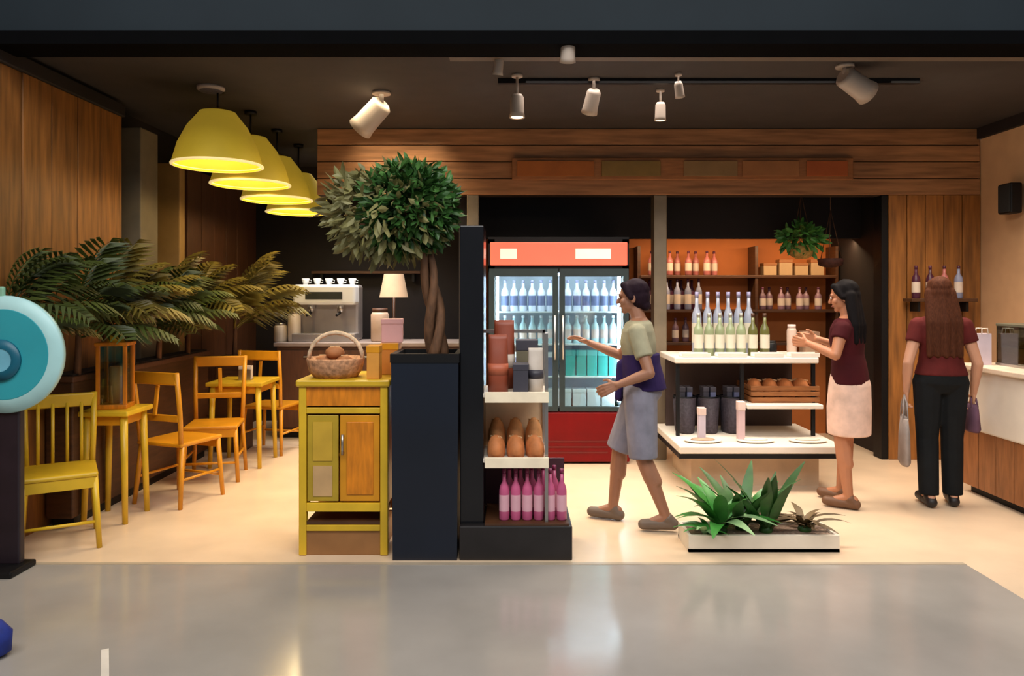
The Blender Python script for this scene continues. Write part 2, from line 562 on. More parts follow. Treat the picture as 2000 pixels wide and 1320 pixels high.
def cafe_table(label, loc, w, d, h=0.76):
    t = thing('cafe_table', label, 'table', loc, 0, 'yellow tables of the seating row')
    MB().bx(-w / 2, w / 2, -d / 2, d / 2, h - 0.035, h, 0.008).build('tabletop', M['yellow'], t)
    for sx in (-1, 1):
        for sy in (-1, 1):
            MB().tube([(sx * (w / 2 - 0.05), sy * (d / 2 - 0.05), h - 0.03), (sx * (w / 2 - 0.03), sy * (d / 2 - 0.03), 0)], [0.026, 0.018], 8).build('leg', M['yellow'], t)
    MB().bx(-w / 2 + 0.05, w / 2 - 0.05, -d / 2 + 0.04, d / 2 - 0.04, h - 0.1, h - 0.035).build('apron', M['yellow2'], t)
    return t


chair('spindle_chair', 'yellow spindle back chair beside the teal round sign', (-2.8, 4.6, 0), 0.55, M['yellow'], 0.9, 0.4, 4)
cafe_table('small yellow table with splayed legs by the spindle back chair', (-2.74, 5.14, 0), 0.34, 0.36, 0.76)
ln = thing('lantern', 'tall amber wooden lantern standing on the small yellow table', 'lantern', (-2.75, 5.15, 0.76), 0.2)
MB().bx(-0.1, 0.1, -0.1, 0.1, 0, 0.03, 0.005).build('base', M['amber'], ln)
for sx in (-1, 1):
    for sy in (-1, 1):
        MB().bx(sx * 0.085 - 0.012, sx * 0.085 + 0.012, sy * 0.085 - 0.012, sy * 0.085 + 0.012, 0.03, 0.43, 0.003).build('corner_post', M['amber'], ln)
for sx in (-1, 1):
    MB().bx(sx * 0.082 - 0.002, sx * 0.082 + 0.002, -0.072, 0.072, 0.03, 0.43).build('pane', M['glass'], ln)
    MB().bx(-0.072, 0.072, sx * 0.082 - 0.002, sx * 0.082 + 0.002, 0.03, 0.43).build('pane', M['glass'], ln)
MB().bx(-0.105, 0.105, -0.105, 0.105, 0.43, 0.455, 0.005).build('lid', M['amber'], ln)
MB().lathe([(0.06, 0.455), (0.04, 0.5), (0.02, 0.51)], 16).build('cap', M['yellow'], ln)
MB().lathe([(0.04, 0.03), (0.04, 0.28), (0.034, 0.285)], 18).build('candle', mat('candle_wax', (214, 160, 96), 0.5), ln)
chair('frame_back_chair', 'amber open back chair nearest the wooden lantern', (-2.5, 5.6, 0), PI - 0.35, M['yellow2'], 0.98, 0.42, 0, True)
chair('frame_back_chair', 'amber open back chair between the two tables', (-2.5, 6.25, 0), 0.2, M['yellow2'], 1.0, 0.42, 0, True)
cafe_table('yellow table in the middle of the seating row', (-2.45, 6.78, 0), 0.5, 0.5, 0.76)
chair('frame_back_chair', 'amber open back chair beyond the middle table', (-2.36, 7.32, 0), PI - 0.2, M['yellow2'], 1.0, 0.42, 0, True)
for (x, y, z, c, n, l) in ((-2.42, 6.75, 0.76, (206, 190, 176), 'napkin_holder', 'pale napkin holder on the middle yellow table'),):
    t = thing(n, l, 'holder', (x, y, z))
    MB().bx(-0.06, 0.06, -0.03, 0.03, 0, 0.015, 0.004).build('base', M['steel'], t)
    for s in (-1, 1):
        MB().bx(-0.055, 0.055, s * 0.03 - 0.003, s * 0.03 + 0.003, 0, 0.1, 0.002).build('side_plate', M['steel'], t)
    MB().bx(-0.06, 0.06, -0.022, 0.022, 0.012, 0.13, 0.003).build('napkins', mat('napkin', c, 0.9), t)


# ---- planted wall: trough and palms
def frond_mesh(name, m, L=0.6, n=11, droop=0.5, wl=0.17):
    mb = MB()
    pts = []
    for i in range(9):
        u = i / 8
        pts.append(Vector((0, L * u * (1 - 0.15 * u), L * (0.62 * u - droop * u * u))))
    mb.tube(pts, [0.007 * (1 - 0.7 * i / 8) for i in range(9)], 5)
    for i in range(n):
        u = 0.18 + 0.82 * i / (n - 1)
        k = min(int(u * 8), 7)
        p = pts[k].lerp(pts[k + 1], u * 8 - k)
        d = (pts[k + 1] - pts[k]).normalized()
        ll = wl * (0.55 + 0.9 * math.sin(PI * min(1, u * 0.85 + 0.1)))
        for s in (-1, 1):
            side = Vector((s, 0.75, 0)).normalized()
            tip = p + side * ll + Vector((0, 0, -0.25 * ll))
            mid = p + side * ll * 0.45 + Vector((0, 0, 0.02))
            w = d * 0.016
            mb.faces([p - w * 0.4, p + w * 0.4, mid + w, tip, mid - w], [(0, 1, 2, 3, 4)])
    return mb.mesh(name, m)


FR = {'leaf_dark': frond_mesh('frond_dark', mat('palm_dark', (58, 70, 22), 0.5, var=0.35, scale=8, rnd=0.25), 0.62),
      'leaf_olive': frond_mesh('frond_olive', mat('palm_olive', (102, 90, 28), 0.5, var=0.35, scale=8, rnd=0.25), 0.62),
      'leaf_pale': frond_mesh('frond_pale', mat('palm_pale', (120, 110, 50), 0.5, var=0.3, scale=8, rnd=0.2), 0.62)}


def palm(name, label, loc, n, key, scale=1.0, seed=0, group='palms along the wooden wall', stem=0.4, sweep=PI - 0.7):
    rr = random.Random(seed)
    t = thing(name, label, 'plant', loc, 0, group)
    MB().tube([(0, 0, -0.05), (0.01, 0, stem * 0.5), (0, 0.01, stem)], [0.025, 0.02, 0.014], 8).build('stem', M['bark'], t)
    for k in range(n):
        a = -0.35 - sweep * ((k * 5) % n) / (n - 1) + rr.uniform(-0.1, 0.1)
        link('frond', FR[key if rr.random() < 0.75 else 'leaf_olive'], t, (0, 0, stem * rr.uniform(0.6, 1.0)), (rr.uniform(-0.3, 0.95), rr.uniform(-0.15, 0.15), a),
             (scale * rr.uniform(0.75, 1.1),) * 3)
    return t


tr = thing('planter_trough', 'long dark wooden planter trough against the wooden wall', 'planter', (-2.99, 5.5, 0))
MB().bx(-0.09, 0.09, -0.6, 1.6, 0.06, 0.98, 0.01).build('box', M['dark_wood'], tr)
MB().bx(-0.1, 0.1, -0.61, 1.61, 0.96, 1.0, 0.008).build('rim', M['brownwall'], tr)
MB().bx(-0.08, 0.08, -0.58, 1.58, 1.0, 1.012).build('soil', M['soil'], tr)
MB().bx(-0.07, 0.07, -0.55, 1.55, 0, 0.06).build('plinth', M['black'], tr)
for i, (y, key, sc, l) in enumerate(((5.0, 'leaf_dark', 1.1, 'dark green palm in the trough closest to the teal sign'), (5.32, 'leaf_olive', 1.0, 'olive palm behind the wooden lantern'),
                                     (5.72, 'leaf_dark', 1.0, 'dark palm in the middle of the trough'), (6.15, 'leaf_dark', 1.05, 'dark palm in the trough in front of the grey pilaster'),
                                     (6.7, 'leaf_olive', 1.1, 'olive palm at the kitchen end of the trough'))):
    palm('potted_palm', l, (-2.93, y, 1.0), 15, key, sc, 20 + i)
sp_ = thing('slim_pot', 'slim black plant pot between the teal sign and the wooden wall', 'planter', (-3.0, 4.36, 0))
MB().lathe([(0.07, 0), (0.084, 0.02), (0.086, 0.88), (0.09, 0.9), (0.07, 0.9), (0.07, 0.86)], 24).build('pot', M['black'], sp_)
MB().lathe([(0.068, 0.84), (0.068, 0.87)], 20).build('soil', M['soil'], sp_)
palm('potted_palm', 'dark olive palm in the slim black pot by the teal sign', (-2.97, 4.36, 0.87), 15, 'leaf_dark', 0.95, 33, stem=0.62, sweep=1.7)
pb = thing('planter_box', 'square dark planter box behind the seating row', 'planter', (-2.75, 7.35, 0))
MB().bx(-0.14, 0.14, -0.14, 0.14, 0, 0.92, 0.012).build('box', M['dark_wood'], pb)
MB().bx(-0.125, 0.125, -0.125, 0.125, 0.92, 0.93).build('soil', M['soil'], pb)
palm('potted_palm', 'pale olive palm standing in the square planter box', (-2.75, 7.35, 0.93), 12, 'leaf_pale', 1.2, 40)

# ---- teal round sign on a black stand
sg = thing('round_sign', 'round teal sign with pale rim and ring shaped letter on a black stand', 'sign', (-2.82, 4.16, 0), 0.0)
SZ = Z(692, 4.16)
MB().bx(-0.26, 0.1, -0.13, 0.09, 0, 0.035, 0.01).build('base', M['black'], sg)
MB().bx(-0.25, 0.06, 0.0, 0.05, 0.03, SZ - 0.2, 0.01).build('stand_panel', mat('stand_dark', (34, 24, 32), 0.5, var=0.3), sg)
disc = MB().lathe([(0.25, -0.02), (0.26, -0.015), (0.26, 0.015), (0.25, 0.02)], 56).build('disc', mat('sign_teal', (48, 158, 172), 0.35, var=0.1, scale=2), sg, (-0.02, 0, SZ), (PI / 2, 0, 0))
mb = MB()
mb.lathe([(0.245, 0.018), (0.325, 0.018), (0.33, 0.0), (0.325, -0.026), (0.245, -0.026)], 56, cap=False)
mb.build('rim', mat('sign_rim', (168, 212, 214), 0.4, var=0.12, scale=4), disc)
mb = MB().lathe([(0.065, 0.021), (0.115, 0.021), (0.115, 0.034), (0.065, 0.034)], 40, cap=False)
mb.build('letter', mat('sign_letter', (10, 92, 116), 0.4), disc, (-0.01, -0.03, 0), None)
MB().lathe([(0.066, 0.021), (0.066, 0.03)], 32).build('letter_centre', mat('sign_pale', (112, 182, 206), 0.4), disc, (-0.01, -0.03, 0), None)
MB().bx(-0.1, -0.02, -0.012, 0.012, 0.3, 0.43, 0.01).build('hook_tab', mat('sign_mint', (128, 176, 150), 0.5), sg, (0, 0, SZ - 0.05))

# ---- blue bag at the edge of the concourse
bg = thing('holdall', 'small blue holdall lying on the grey concourse floor', 'bag', (-2.33, 3.14, 0), 0.3)
blue = mat('blue_fabric', (22, 44, 130), 0.7, var=0.2, scale=20)
MB().rings([(0, 0, 0, 0.15, 0.07), (0, 0, 0.02, 0.185, 0.09), (0, 0, 0.1, 0.19, 0.09), (0, 0, 0.15, 0.15, 0.06), (0, 0, 0.165, 0.1, 0.03)], 24).build('body', blue, bg)
for s in (-1, 1):
    MB().tube([(-0.08, s * 0.05, 0.14), (-0.07, s * 0.03, 0.2), (0, s * 0.02, 0.22), (0.07, s * 0.03, 0.2), (0.08, s * 0.05, 0.14)], 0.008, 6).build('handle', M['black'], bg)
MB().bx(-0.1, 0.1, -0.004, 0.004, 0.162, 0.17).build('zip', M['steel'], bg)

# ================================================================ YELLOW CABINET with things on it
CX0, CX1, CY = X(583, 4.39), X(757, 4.39), 4.39
cw = CX1 - CX0
cb = thing('painted_cabinet', 'small yellow painted cabinet with amber panelled doors and a painted beige reflection', 'cabinet', ((CX0 + CX1) / 2, CY, 0))
hw = cw / 2
for sx in (-1, 1):
    for y in (0.02, 0.46):
        MB().bx(sx * hw - sx * 0.045, sx * hw, y - 0.02, y + 0.025, 0.0, 1.0, 0.006).build('post', M['yellow'], cb)
MB().bx(-hw - 0.015, hw + 0.015, -0.015, 0.5, 1.0, 1.04, 0.01).build('worktop', M['yellow'], cb)
MB().bx(-hw + 0.01, hw - 0.01, 0.42, 0.44, 0.16, 1.0).build('back_panel', M['amber'], cb)
for sx in (-1, 1):
    MB().bx(sx * (hw - 0.03), sx * (hw - 0.012), 0.04, 0.44, 0.28, 1.0).build('side_panel', M['amber'], cb)
MB().bx(-hw + 0.045, hw - 0.045, 0.01, 0.035, 0.885, 1.0).build('drawer_front', M['amber'], cb)
MB().bx(-hw + 0.045, hw - 0.045, 0.0, 0.035, 0.84, 0.875, 0.004).build('rail', M['yellow'], cb)
MB().bx(-hw + 0.045, hw - 0.045, 0.0, 0.035, 0.26, 0.31, 0.004).build('rail', M['yellow'], cb)
MB().bx(-hw + 0.045, hw - 0.045, 0.0, 0.035, 0.145, 0.18, 0.004).build('rail', M['yellow'], cb)
MB().bx(-hw + 0.045, hw - 0.045, 0.012, 0.4, 0.18, 0.2).build('bottom_shelf', M['dark_wood'], cb)
MB().bx(-hw + 0.03, hw - 0.03, 0.012, 0.44, 0.0, 0.145, 0.004).build('plinth', mat('plinth_brown', (150, 104, 60), 0.5), cb)
MB().bx(-hw + 0.045, hw - 0.045, 0.04, 0.42, 0.58, 0.6).build('shelf', M['yellow2'], cb)
dl = MB().bx(-hw + 0.05, -0.03, 0.008, 0.03, 0.32, 0.83, 0.003).build('door', mat('olive_yellow', (176, 146, 40), 0.3), cb)
MB().bx(-hw + 0.085, -0.065, 0.004, 0.012, 0.56, 0.79).build('inset_panel', mat('olive_inset', (196, 158, 52), 0.35), dl)
MB().bx(-hw + 0.085, -0.065, 0.004, 0.012, 0.35, 0.53).build('inset_panel', mat('beige_reflection', (196, 158, 110), 0.3), dl)  # beige colour paints a reflection on the lower left pane
dr = MB().bx(-0.02, hw - 0.05, 0.008, 0.03, 0.32, 0.83, 0.003).build('door', M['yellow2'], cb)
MB().bx(0.02, hw - 0.085, 0.002, 0.012, 0.36, 0.79, 0.003).build('inset_panel', M['amber'], dr)
MB().tube([(0.0, -0.02, 0.6), (0.0, -0.02, 0.72)], 0.008, 8).bx(-0.006, 0.006, -0.02, 0.01, 0.605, 0.615).bx(-0.006, 0.006, -0.02, 0.01, 0.705, 0.715).build('handle', M['steel'], dr)
cxm = (CX0 + CX1) / 2


def jar(name, label, cat, loc, r, h, body, lid, group=None, seg=16):
    t = thing(name, label, cat, loc, 0, group)
    MB().lathe([(r * 0.92, 0), (r, 0.012), (r, h * 0.8), (r * 0.8, h * 0.9)], seg).build('body', body, t)
    MB().lathe([(r * 0.84, h * 0.88), (r * 0.84, h), (r * 0.8, h)], seg).build('lid', lid, t)
    return t


# round woven basket with handle, boxes on top
bk = thing('woven_basket', 'round pale woven basket with arched handle on the yellow cabinet', 'basket', (X(652, 4.5), 4.55, 1.04))
wv = mat('wicker', (176, 128, 92), 0.8, var=0.45, scale=40, bump=0.6)
MB().lathe([(0.13, 0.0), (0.16, 0.04), (0.175, 0.11), (0.17, 0.12), (0.14, 0.05), (0.02, 0.02)], 28).build('bowl', wv, bk)
MB().tube([(0.165 * math.cos(a), 0, 0.11 + 0.16 * math.sin(a)) for a in [PI * i / 12 for i in range(13)]], 0.013, 8).build('handle', mat('pale_wicker', (210, 182, 150), 0.8, var=0.3, scale=40), bk)
for k, (dx, dy, dz) in enumerate(((-0.07, 0, 0.085), (0.06, -0.03, 0.085), (0.0, 0.06, 0.085), (0.0, -0.02, 0.14))):
    b = thing('bread_roll', ['bread roll in the woven basket by the cabinet edge', 'bread roll in the woven basket beside the orange box', 'bread roll at the back of the woven basket', 'bread roll on top of the others in the woven basket'][k], 'bread', (X(652, 4.5) + dx, 4.55 + dy, 1.04 + dz - 0.03), k * 1.1, 'bread rolls in the woven basket')
    MB().ball((0, 0, 0.04), (0.06, 0.05, 0.04)).build('crumb', mat('bread', (166, 106, 62), 0.7, var=0.25, scale=12), b)
    MB().box((0, 0, 0.078), (0.06, 0.008, 0.006), 0.002).build('score', mat('bread_score', (220, 186, 140), 0.8), b)


def carton(name, label, loc, d, m, lidm, rz=0.0, group=None, cat='box'):
    t = thing(name, label, cat, loc, rz, group)
    MB().bx(-d[0] / 2, d[0] / 2, -d[1] / 2, d[1] / 2, 0, d[2] * 0.82, 0.004).build('body', m, t)
    MB().bx(-d[0] / 2 - 0.003, d[0] / 2 + 0.003, -d[1] / 2 - 0.003, d[1] / 2 + 0.003, d[2] * 0.78, d[2], 0.004).build('lid', lidm, t)
    return t


pink = mat('pink_card', (214, 160, 156), 0.6, var=0.06)
carton('gift_box', 'orange box on the yellow cabinet beside the woven basket', (X(733, 4.5), 4.47, 1.04), (0.075, 0.1, 0.2), mat('orange_card', (214, 146, 56), 0.6), M['yellow2'])
carton('gift_box', 'tall amber box under the pale pink box on the yellow cabinet', (X(765, 4.75), 4.72, 1.04), (0.11, 0.12, 0.2), mat('amber_card', (190, 118, 40), 0.6), M['yellow2'])
carton('gift_box', 'pale pink box stacked on the tall amber box', (X(768, 4.75), 4.72, 1.24), (0.13, 0.12, 0.15), pink, pink, 0.1)

# ================================================================ POTTED TREE in tall navy planter
px0, px1 = X(764, 4.31), X(895, 4.31)
pl = thing('tall_planter', 'tall square navy planter holding the leafy tree', 'planter', ((px0 + px1) / 2, 4.5, 0))
pw = (px1 - px0) / 2
mb = MB()
for (a, z) in ():
    pass
mb.faces([(-pw * 0.96, -pw * 0.96, 0), (pw * 0.96, -pw * 0.96, 0), (pw * 0.96, pw * 0.96, 0), (-pw * 0.96, pw * 0.96, 0),
          (-pw, -pw, 1.16), (pw, -pw, 1.16), (pw, pw, 1.16), (-pw, pw, 1.16)],
         [(0, 1, 2, 3), (4, 5, 6, 7), (0, 1, 5, 4), (1, 2, 6, 5), (2, 3, 7, 6), (3, 0, 4, 7)])
mb.build('box', M['navy'], pl)
mb = MB()
for (a, b, c, d) in ((-1, 1, -1, -0.84), (-1, 1, 0.84, 1), (-1, -0.84, -0.84, 0.84), (0.84, 1, -0.84, 0.84)):
    mb.bx(a * pw * 1.03, b * pw * 1.03, c * pw * 1.03, d * pw * 1.03, 1.15, 1.2)
mb.build('rim', M['black'], pl)
MB().bx(-pw * 0.84, pw * 0.84, -pw * 0.84, pw * 0.84, 1.155, 1.175).build('soil', M['soil'], pl)
tx, ty = (px0 + px1) / 2, 4.5
tt = thing('potted_tree', 'bushy green tree with braided brown trunks in the navy planter', 'tree', (tx, ty, 1.17))
CRX, CRZ = X(785, 4.5) - tx, 2.06 - 1.17
for k in range(3):
    pts = []
    for i in range(14):
        u = i / 13
        a = 2 * PI * k / 3 + 5.5 * u
        r = 0.045 * (1 - 0.4 * u)
        pts.append((r * math.cos(a) + 0.05 + CRX * 0.6 * u ** 2, r * math.sin(a), -0.01 + 0.74 * u))
    MB().tube(pts, [0.034 - 0.014 * i / 13 for i in range(14)], 8).build('trunk', M['bark'], tt)
for k in range(7):
    a = 2 * PI * k / 7
    st = Vector((0.05 + CRX * 0.6, 0, 0.68))
    en = Vector((CRX + 0.26 * math.cos(a), 0.22 * math.sin(a), CRZ + 0.1 * math.sin(3 * a)))
    MB().tube([st, st.lerp(en, 0.5) + Vector((0, 0, 0.04)), en], [0.014, 0.01, 0.005], 6).build('branch', M['bark'], tt)


def leaf_cloud(n, c, R, seed, size, shell=0.5):
    rr = random.Random(seed)
    mb = MB()
    for i in range(n):
        while True:
            p = Vector((rr.uniform(-1, 1), rr.uniform(-1, 1), rr.uniform(-1, 1)))
            if shell < p.length < 1:
                break
        q = Vector(c) + Vector((p.x * R[0], p.y * R[1], p.z * R[2]))
        d = (p.normalized() + Vector((rr.uniform(-.8, .8), rr.uniform(-.8, .8), rr.uniform(-.9, .4)))).normalized()
        s = d.orthogonal().normalized()
        s.rotate(Matrix.Rotation(rr.uniform(0, 6.28), 3, d))
        L = size * rr.uniform(0.7, 1.25)
        w = L * 0.2
        nrm = d.cross(s) * L * 0.06
        mb.faces([q, q + d * L * 0.35 + s * w + nrm, q + d * L * 0.75 + s * w * 0.7, q + d * L, q + d * L * 0.75 - s * w * 0.7, q + d * L * 0.35 - s * w + nrm, q + d * L * 0.5 - nrm],
                 [(0, 1, 6), (1, 2, 6), (2, 3, 6), (3, 4, 6), (4, 5, 6), (5, 0, 6)])
    return mb


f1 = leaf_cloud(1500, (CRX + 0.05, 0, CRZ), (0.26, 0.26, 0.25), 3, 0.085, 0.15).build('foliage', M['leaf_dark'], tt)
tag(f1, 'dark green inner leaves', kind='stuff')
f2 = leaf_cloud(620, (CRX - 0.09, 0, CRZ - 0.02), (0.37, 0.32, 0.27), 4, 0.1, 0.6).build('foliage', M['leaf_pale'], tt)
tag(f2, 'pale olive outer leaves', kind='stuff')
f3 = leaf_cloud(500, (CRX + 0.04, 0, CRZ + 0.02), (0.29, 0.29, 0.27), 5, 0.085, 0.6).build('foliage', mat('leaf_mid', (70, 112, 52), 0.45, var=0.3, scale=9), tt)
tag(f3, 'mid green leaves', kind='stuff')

# ================================================================ FRONT DISPLAY RACK
RY = 4.31
rk = thing('display_rack', 'black display rack with white lit shelf edges and tall side panel', 'rack', (0, RY, 0))
rx0, rx1 = X(950, RY), X(1072, RY)
MB().bx(X(897, RY), X(944, RY), 0.05, 0.42, 0, 1.95, 0.006).build('side_panel', M['black_gloss'], rk)
MB().bx(X(897, RY), X(1118, RY), 0.0, 0.44, 0, 0.2, 0.008).build('base', mat('rack_base', (30, 26, 26), 0.4, var=0.3), rk)
MB().bx(rx0 - 0.01, X(1112, RY), 0.01, 0.43, 0.2, 0.212).build('base_top', M['dark_wood'], rk)
SH = (0.585, 0.965)
for z in SH:
    s = MB().bx(rx0 - 0.02, rx1, 0.02, 0.42, z - 0.022, z, 0.004).build('shelf', M['white'], rk)
    MB().bx(rx0 - 0.01, rx1, 0.005, 0.02, z - 0.05, z + 0.012, 0.003).build('price_strip', mat('price_strip', (244, 228, 200), 0.4), s)
for x, y in ((rx1 - 0.012, 0.05), (rx1 - 0.012, 0.41)):
    MB().bx(x - 0.01, x + 0.01, y - 0.01, y + 0.01, 0.2, 1.32, 0.002).build('upright', M['steel'], rk)
MB().bx(rx0 - 0.02, rx1, 0.425, 0.44, 0.5, 0.96).build('back_panel', mat('rack_cream', (240, 208, 168), 0.5), rk)
MB().bx(rx0 - 0.02, X(1112, RY), 0.425, 0.44, 0.2, 0.5).build('back_panel', mat('rack_plum', (64, 30, 42), 0.6), rk)
MB().bx(rx0 - 0.02, rx1, 0.4, 0.42, 1.3, 1.32).build('top_bar', M['steel'], rk)


def bottle(name, label, loc, h, r, glassm, capm, labm, group, cat='bottle'):
    t = thing(name, label, cat, loc, random.uniform(0, 3), group)
    MB().lathe([(r * 0.9, 0), (r, 0.008), (r, h * 0.58), (r * 0.85, h * 0.66), (r * 0.38, h * 0.76), (r * 0.34, h * 0.93)], 14).build('body', glassm, t)
    MB().lathe([(r * 0.4, h * 0.91), (r * 0.4, h), (r * 0.36, h)], 12).build('cap', capm, t)
    MB().lathe([(r * 1.015, h * 0.18), (r * 1.015, h * 0.5)], 14, cap=False).build('label_band', labm, t)
    return t


ORD = ('first', 'second', 'third', 'fourth', 'fifth', 'sixth', 'seventh', 'eighth', 'ninth', 'tenth', 'eleventh', 'twelfth')


def row(first, pts, fmt, turn=3.0):
    """copies of the first thing at the other points, each labelled by its place counted from a landmark"""
    first['label'] = fmt % ORD[0]
    for i, p in enumerate(pts):
        dup(first, p, random.uniform(0, turn), fmt % ORD[i + 1])


pk = mat('pink_drink', (196, 92, 132), 0.3, var=0.1, rnd=0.15)
pk2 = mat('pink_label', (220, 168, 180), 0.5)
mag = mat('magenta_cap', (116, 24, 66), 0.4)
b0 = bottle('drink_bottle', 'pink drink bottle standing on the rack base', (X(985, 4.42), RY + 0.09, 0.212), 0.3, 0.03, pk, mag, pk2, 'pink bottles on the rack base')
row(b0, [(X(985, 4.42) + 0.068 * k, RY + 0.09, 0.212) for k in range(1, 6)], '%s pink bottle from the tall black panel, front row of the rack base')
b1 = dup(b0, (X(985, 4.42) + 0.03, RY + 0.18, 0.212))
row(b1, [(X(985, 4.42) + 0.03 + 0.068 * k, RY + 0.18, 0.212) for k in range(1, 5)], '%s pink bottle from the tall black panel, back row of the rack base')

bread_m = [mat('loaf_a', (206, 144, 88), 0.7, var=0.25, scale=14, bump=0.3), mat('loaf_b', (190, 116, 64), 0.7, var=0.25, scale=14, bump=0.3)]


def loaf(label, loc, L, w, h, m, rz, group):
    t = thing('bread_loaf', label, 'bread', loc, rz, group)
    MB().rings([(0, 0, 0, L * 0.46, w * 0.44), (0, 0, h * 0.25, L * 0.5, w * 0.5), (0, 0, h * 0.6, L * 0.46, w * 0.45), (0, 0, h * 0.9, L * 0.3, w * 0.28), (0, 0, h, L * 0.12, w * 0.1)], 18).build('loaf', m, t)
    for k in (-1, 0, 1):
        MB().box((k * L * 0.16, 0, h * 0.95 - abs(k) * h * 0.03), (L * 0.03, w * 0.35, h * 0.08), 0.002, (0, 0, 0.5)).build('score', mat('bread_score', (220, 186, 140), 0.8), t)
    return t


for k in range(3):
    loaf('%s brown crusty loaf from the tall black panel on the rack shelf' % ORD[k], (rx0 + 0.055 + 0.115 * k, RY + 0.12, SH[0]), 0.11, 0.2, 0.12, bread_m[1], 0.1 * k, 'loaves on the rack shelf')
for k in range(3):
    loaf('%s golden loaf from the tall black panel on the rack shelf' % ORD[k], (rx0 + 0.055 + 0.115 * k, RY + 0.32, SH[0]), 0.11, 0.18, 0.19, bread_m[0], 0.0, 'golden loaves on the rack shelf')


def pouch(label, loc, w, d, h, m, bandm, group=None, rz=0):
    t = thing('snack_pouch', label, 'pouch', loc, rz, group)
    MB().rings([(0, 0, 0, w * 0.5, d * 0.5), (0, 0, h * 0.3, w * 0.52, d * 0.48), (0, 0, h * 0.75, w * 0.48, d * 0.3), (0, 0, h * 0.92, w * 0.47, d * 0.06), (0, 0, h, w * 0.47, d * 0.05)], 18).build('bag', m, t)
    MB().rings([(0, 0, h * 0.3, w * 0.53, d * 0.495), (0, 0, h * 0.5, w * 0.515, d * 0.42)], 18).build('band', bandm, t)
    return t


rb = mat('russet_pack', (142, 66, 42), 0.45, var=0.15)
dk = mat('charcoal_pack', (62, 60, 70), 0.45)
cr = mat('cream_pack', (210, 198, 186), 0.5)
pouch('russet snack pouch beside the black side panel on the top rack shelf', (rx0 + 0.065, RY + 0.12, SH[1]), 0.12, 0.1, 0.34, rb, mat('rust_band', (176, 90, 60), 0.5))
pouch('russet pouch with cream band behind on the top rack shelf', (rx0 + 0.1, RY + 0.3, SH[1]), 0.13, 0.1, 0.42, rb, cr)
carton('snack_box', 'charcoal box on the top rack shelf', (rx0 + 0.2, RY + 0.12, SH[1]), (0.09, 0.12, 0.17), dk, dk)
pouch('cream pouch with grey band on the top rack shelf', (rx0 + 0.29, RY + 0.14, SH[1]), 0.09, 0.08, 0.26, cr, dk)
carton('snack_box', 'brown grey box behind the charcoal box on the top rack shelf', (rx0 + 0.24, RY + 0.31, SH[1]), (0.13, 0.12, 0.3), mat('olive_pack', (110, 104, 84), 0.5), dk)

# ================================================================ DRINKS COOLER
FY = 6.72
fx0, fx1 = X(953, FY), X(1230, FY)
fr = thing('drinks_cooler', 'tall two door drinks cooler with lit coral header and red kick panel', 'cooler', ((fx0 + fx1) / 2, FY, 0))
fw = (fx1 - fx0) / 2
inner = mat('cooler_inside', (224, 232, 238), 0.4, var=0.02)
mb = MB()
mb.bx(-fw, -fw + 0.06, 0.04, 0.74, 0.05, 2.04).bx(fw - 0.06, fw, 0.04, 0.74, 0.05, 2.04)
mb.bx(-fw, fw, 0.7, 0.75, 0.05, 2.04).bx(-fw, fw, 0.04, 0.74, 1.74, 1.8)
mb.bx(-fw, fw, 0.04, 0.74, 2.0, 2.06).bx(-fw, fw, 0.06, 0.74, 0.44, 0.5)
mb.build('body', M['black'], fr)
MB().bx(-fw + 0.06, fw - 0.06, 0.685, 0.7, 0.5, 1.74).build('back_liner', inner, fr)
MB().bx(-fw + 0.06, -fw + 0.07, 0.06, 0.69, 0.5, 1.74).build('side_liner', inner, fr)
MB().bx(fw - 0.07, fw - 0.06, 0.06, 0.69, 0.5, 1.74).build('side_liner', inner, fr)
kp = MB().bx(-fw, fw, 0.0, 0.06, 0.02, 0.47, 0.01).build('kick_panel', M['red'], fr)
for k in range(3):
    MB().bx(-fw + 0.2, fw - 0.2, -0.004, 0.004, 0.1 + 0.05 * k, 0.115 + 0.05 * k).build('vent_slot', mat('dark_red', (96, 6, 8), 0.4), kp)
for sx in (-1, 1):
    MB().lathe([(0.03, 0), (0.03, 0.05)], 12, (sx * (fw - 0.1), 0.4, 0)).build('foot', M['black'], fr)
hd = MB().bx(-fw + 0.02, fw - 0.02, 0.0, 0.05, 1.8, 2.01, 0.008).build('header', mat('header_lit', (220, 96, 74), 0.4, emit=(232, 104, 78), estr=0.75, var=0.06), fr)
for (a, b, c) in ((-0.53, -0.38, (255, 206, 190)), (0.15, 0.47, (255, 226, 196))):
    MB().bx(a, b, -0.006, 0.0, 1.86, 1.95, 0.002).build('header_mark', mat('mark_%d' % int(a * 100), c, 0.4, emit=c, estr=0.75), hd)
for z in (0.78, 1.08, 1.38):
    MB().bx(-fw + 0.065, fw - 0.065, 0.12, 0.68, z - 0.012, z).build('shelf', M['cool_white'], fr)
for sx in (-1, 1):
    MB().tube([(sx * (fw - 0.085), 0.1, 0.55), (sx * (fw - 0.085), 0.1, 1.7)], 0.012, 8).build('light_tube', mat('led', (240, 250, 255), 0.3, emit=(225, 238, 255), estr=42), fr)
MB().tube([(-fw + 0.12, 0.1, 1.72), (fw - 0.12, 0.1, 1.72)], 0.012, 8).build('light_tube', MATS['led'], fr)
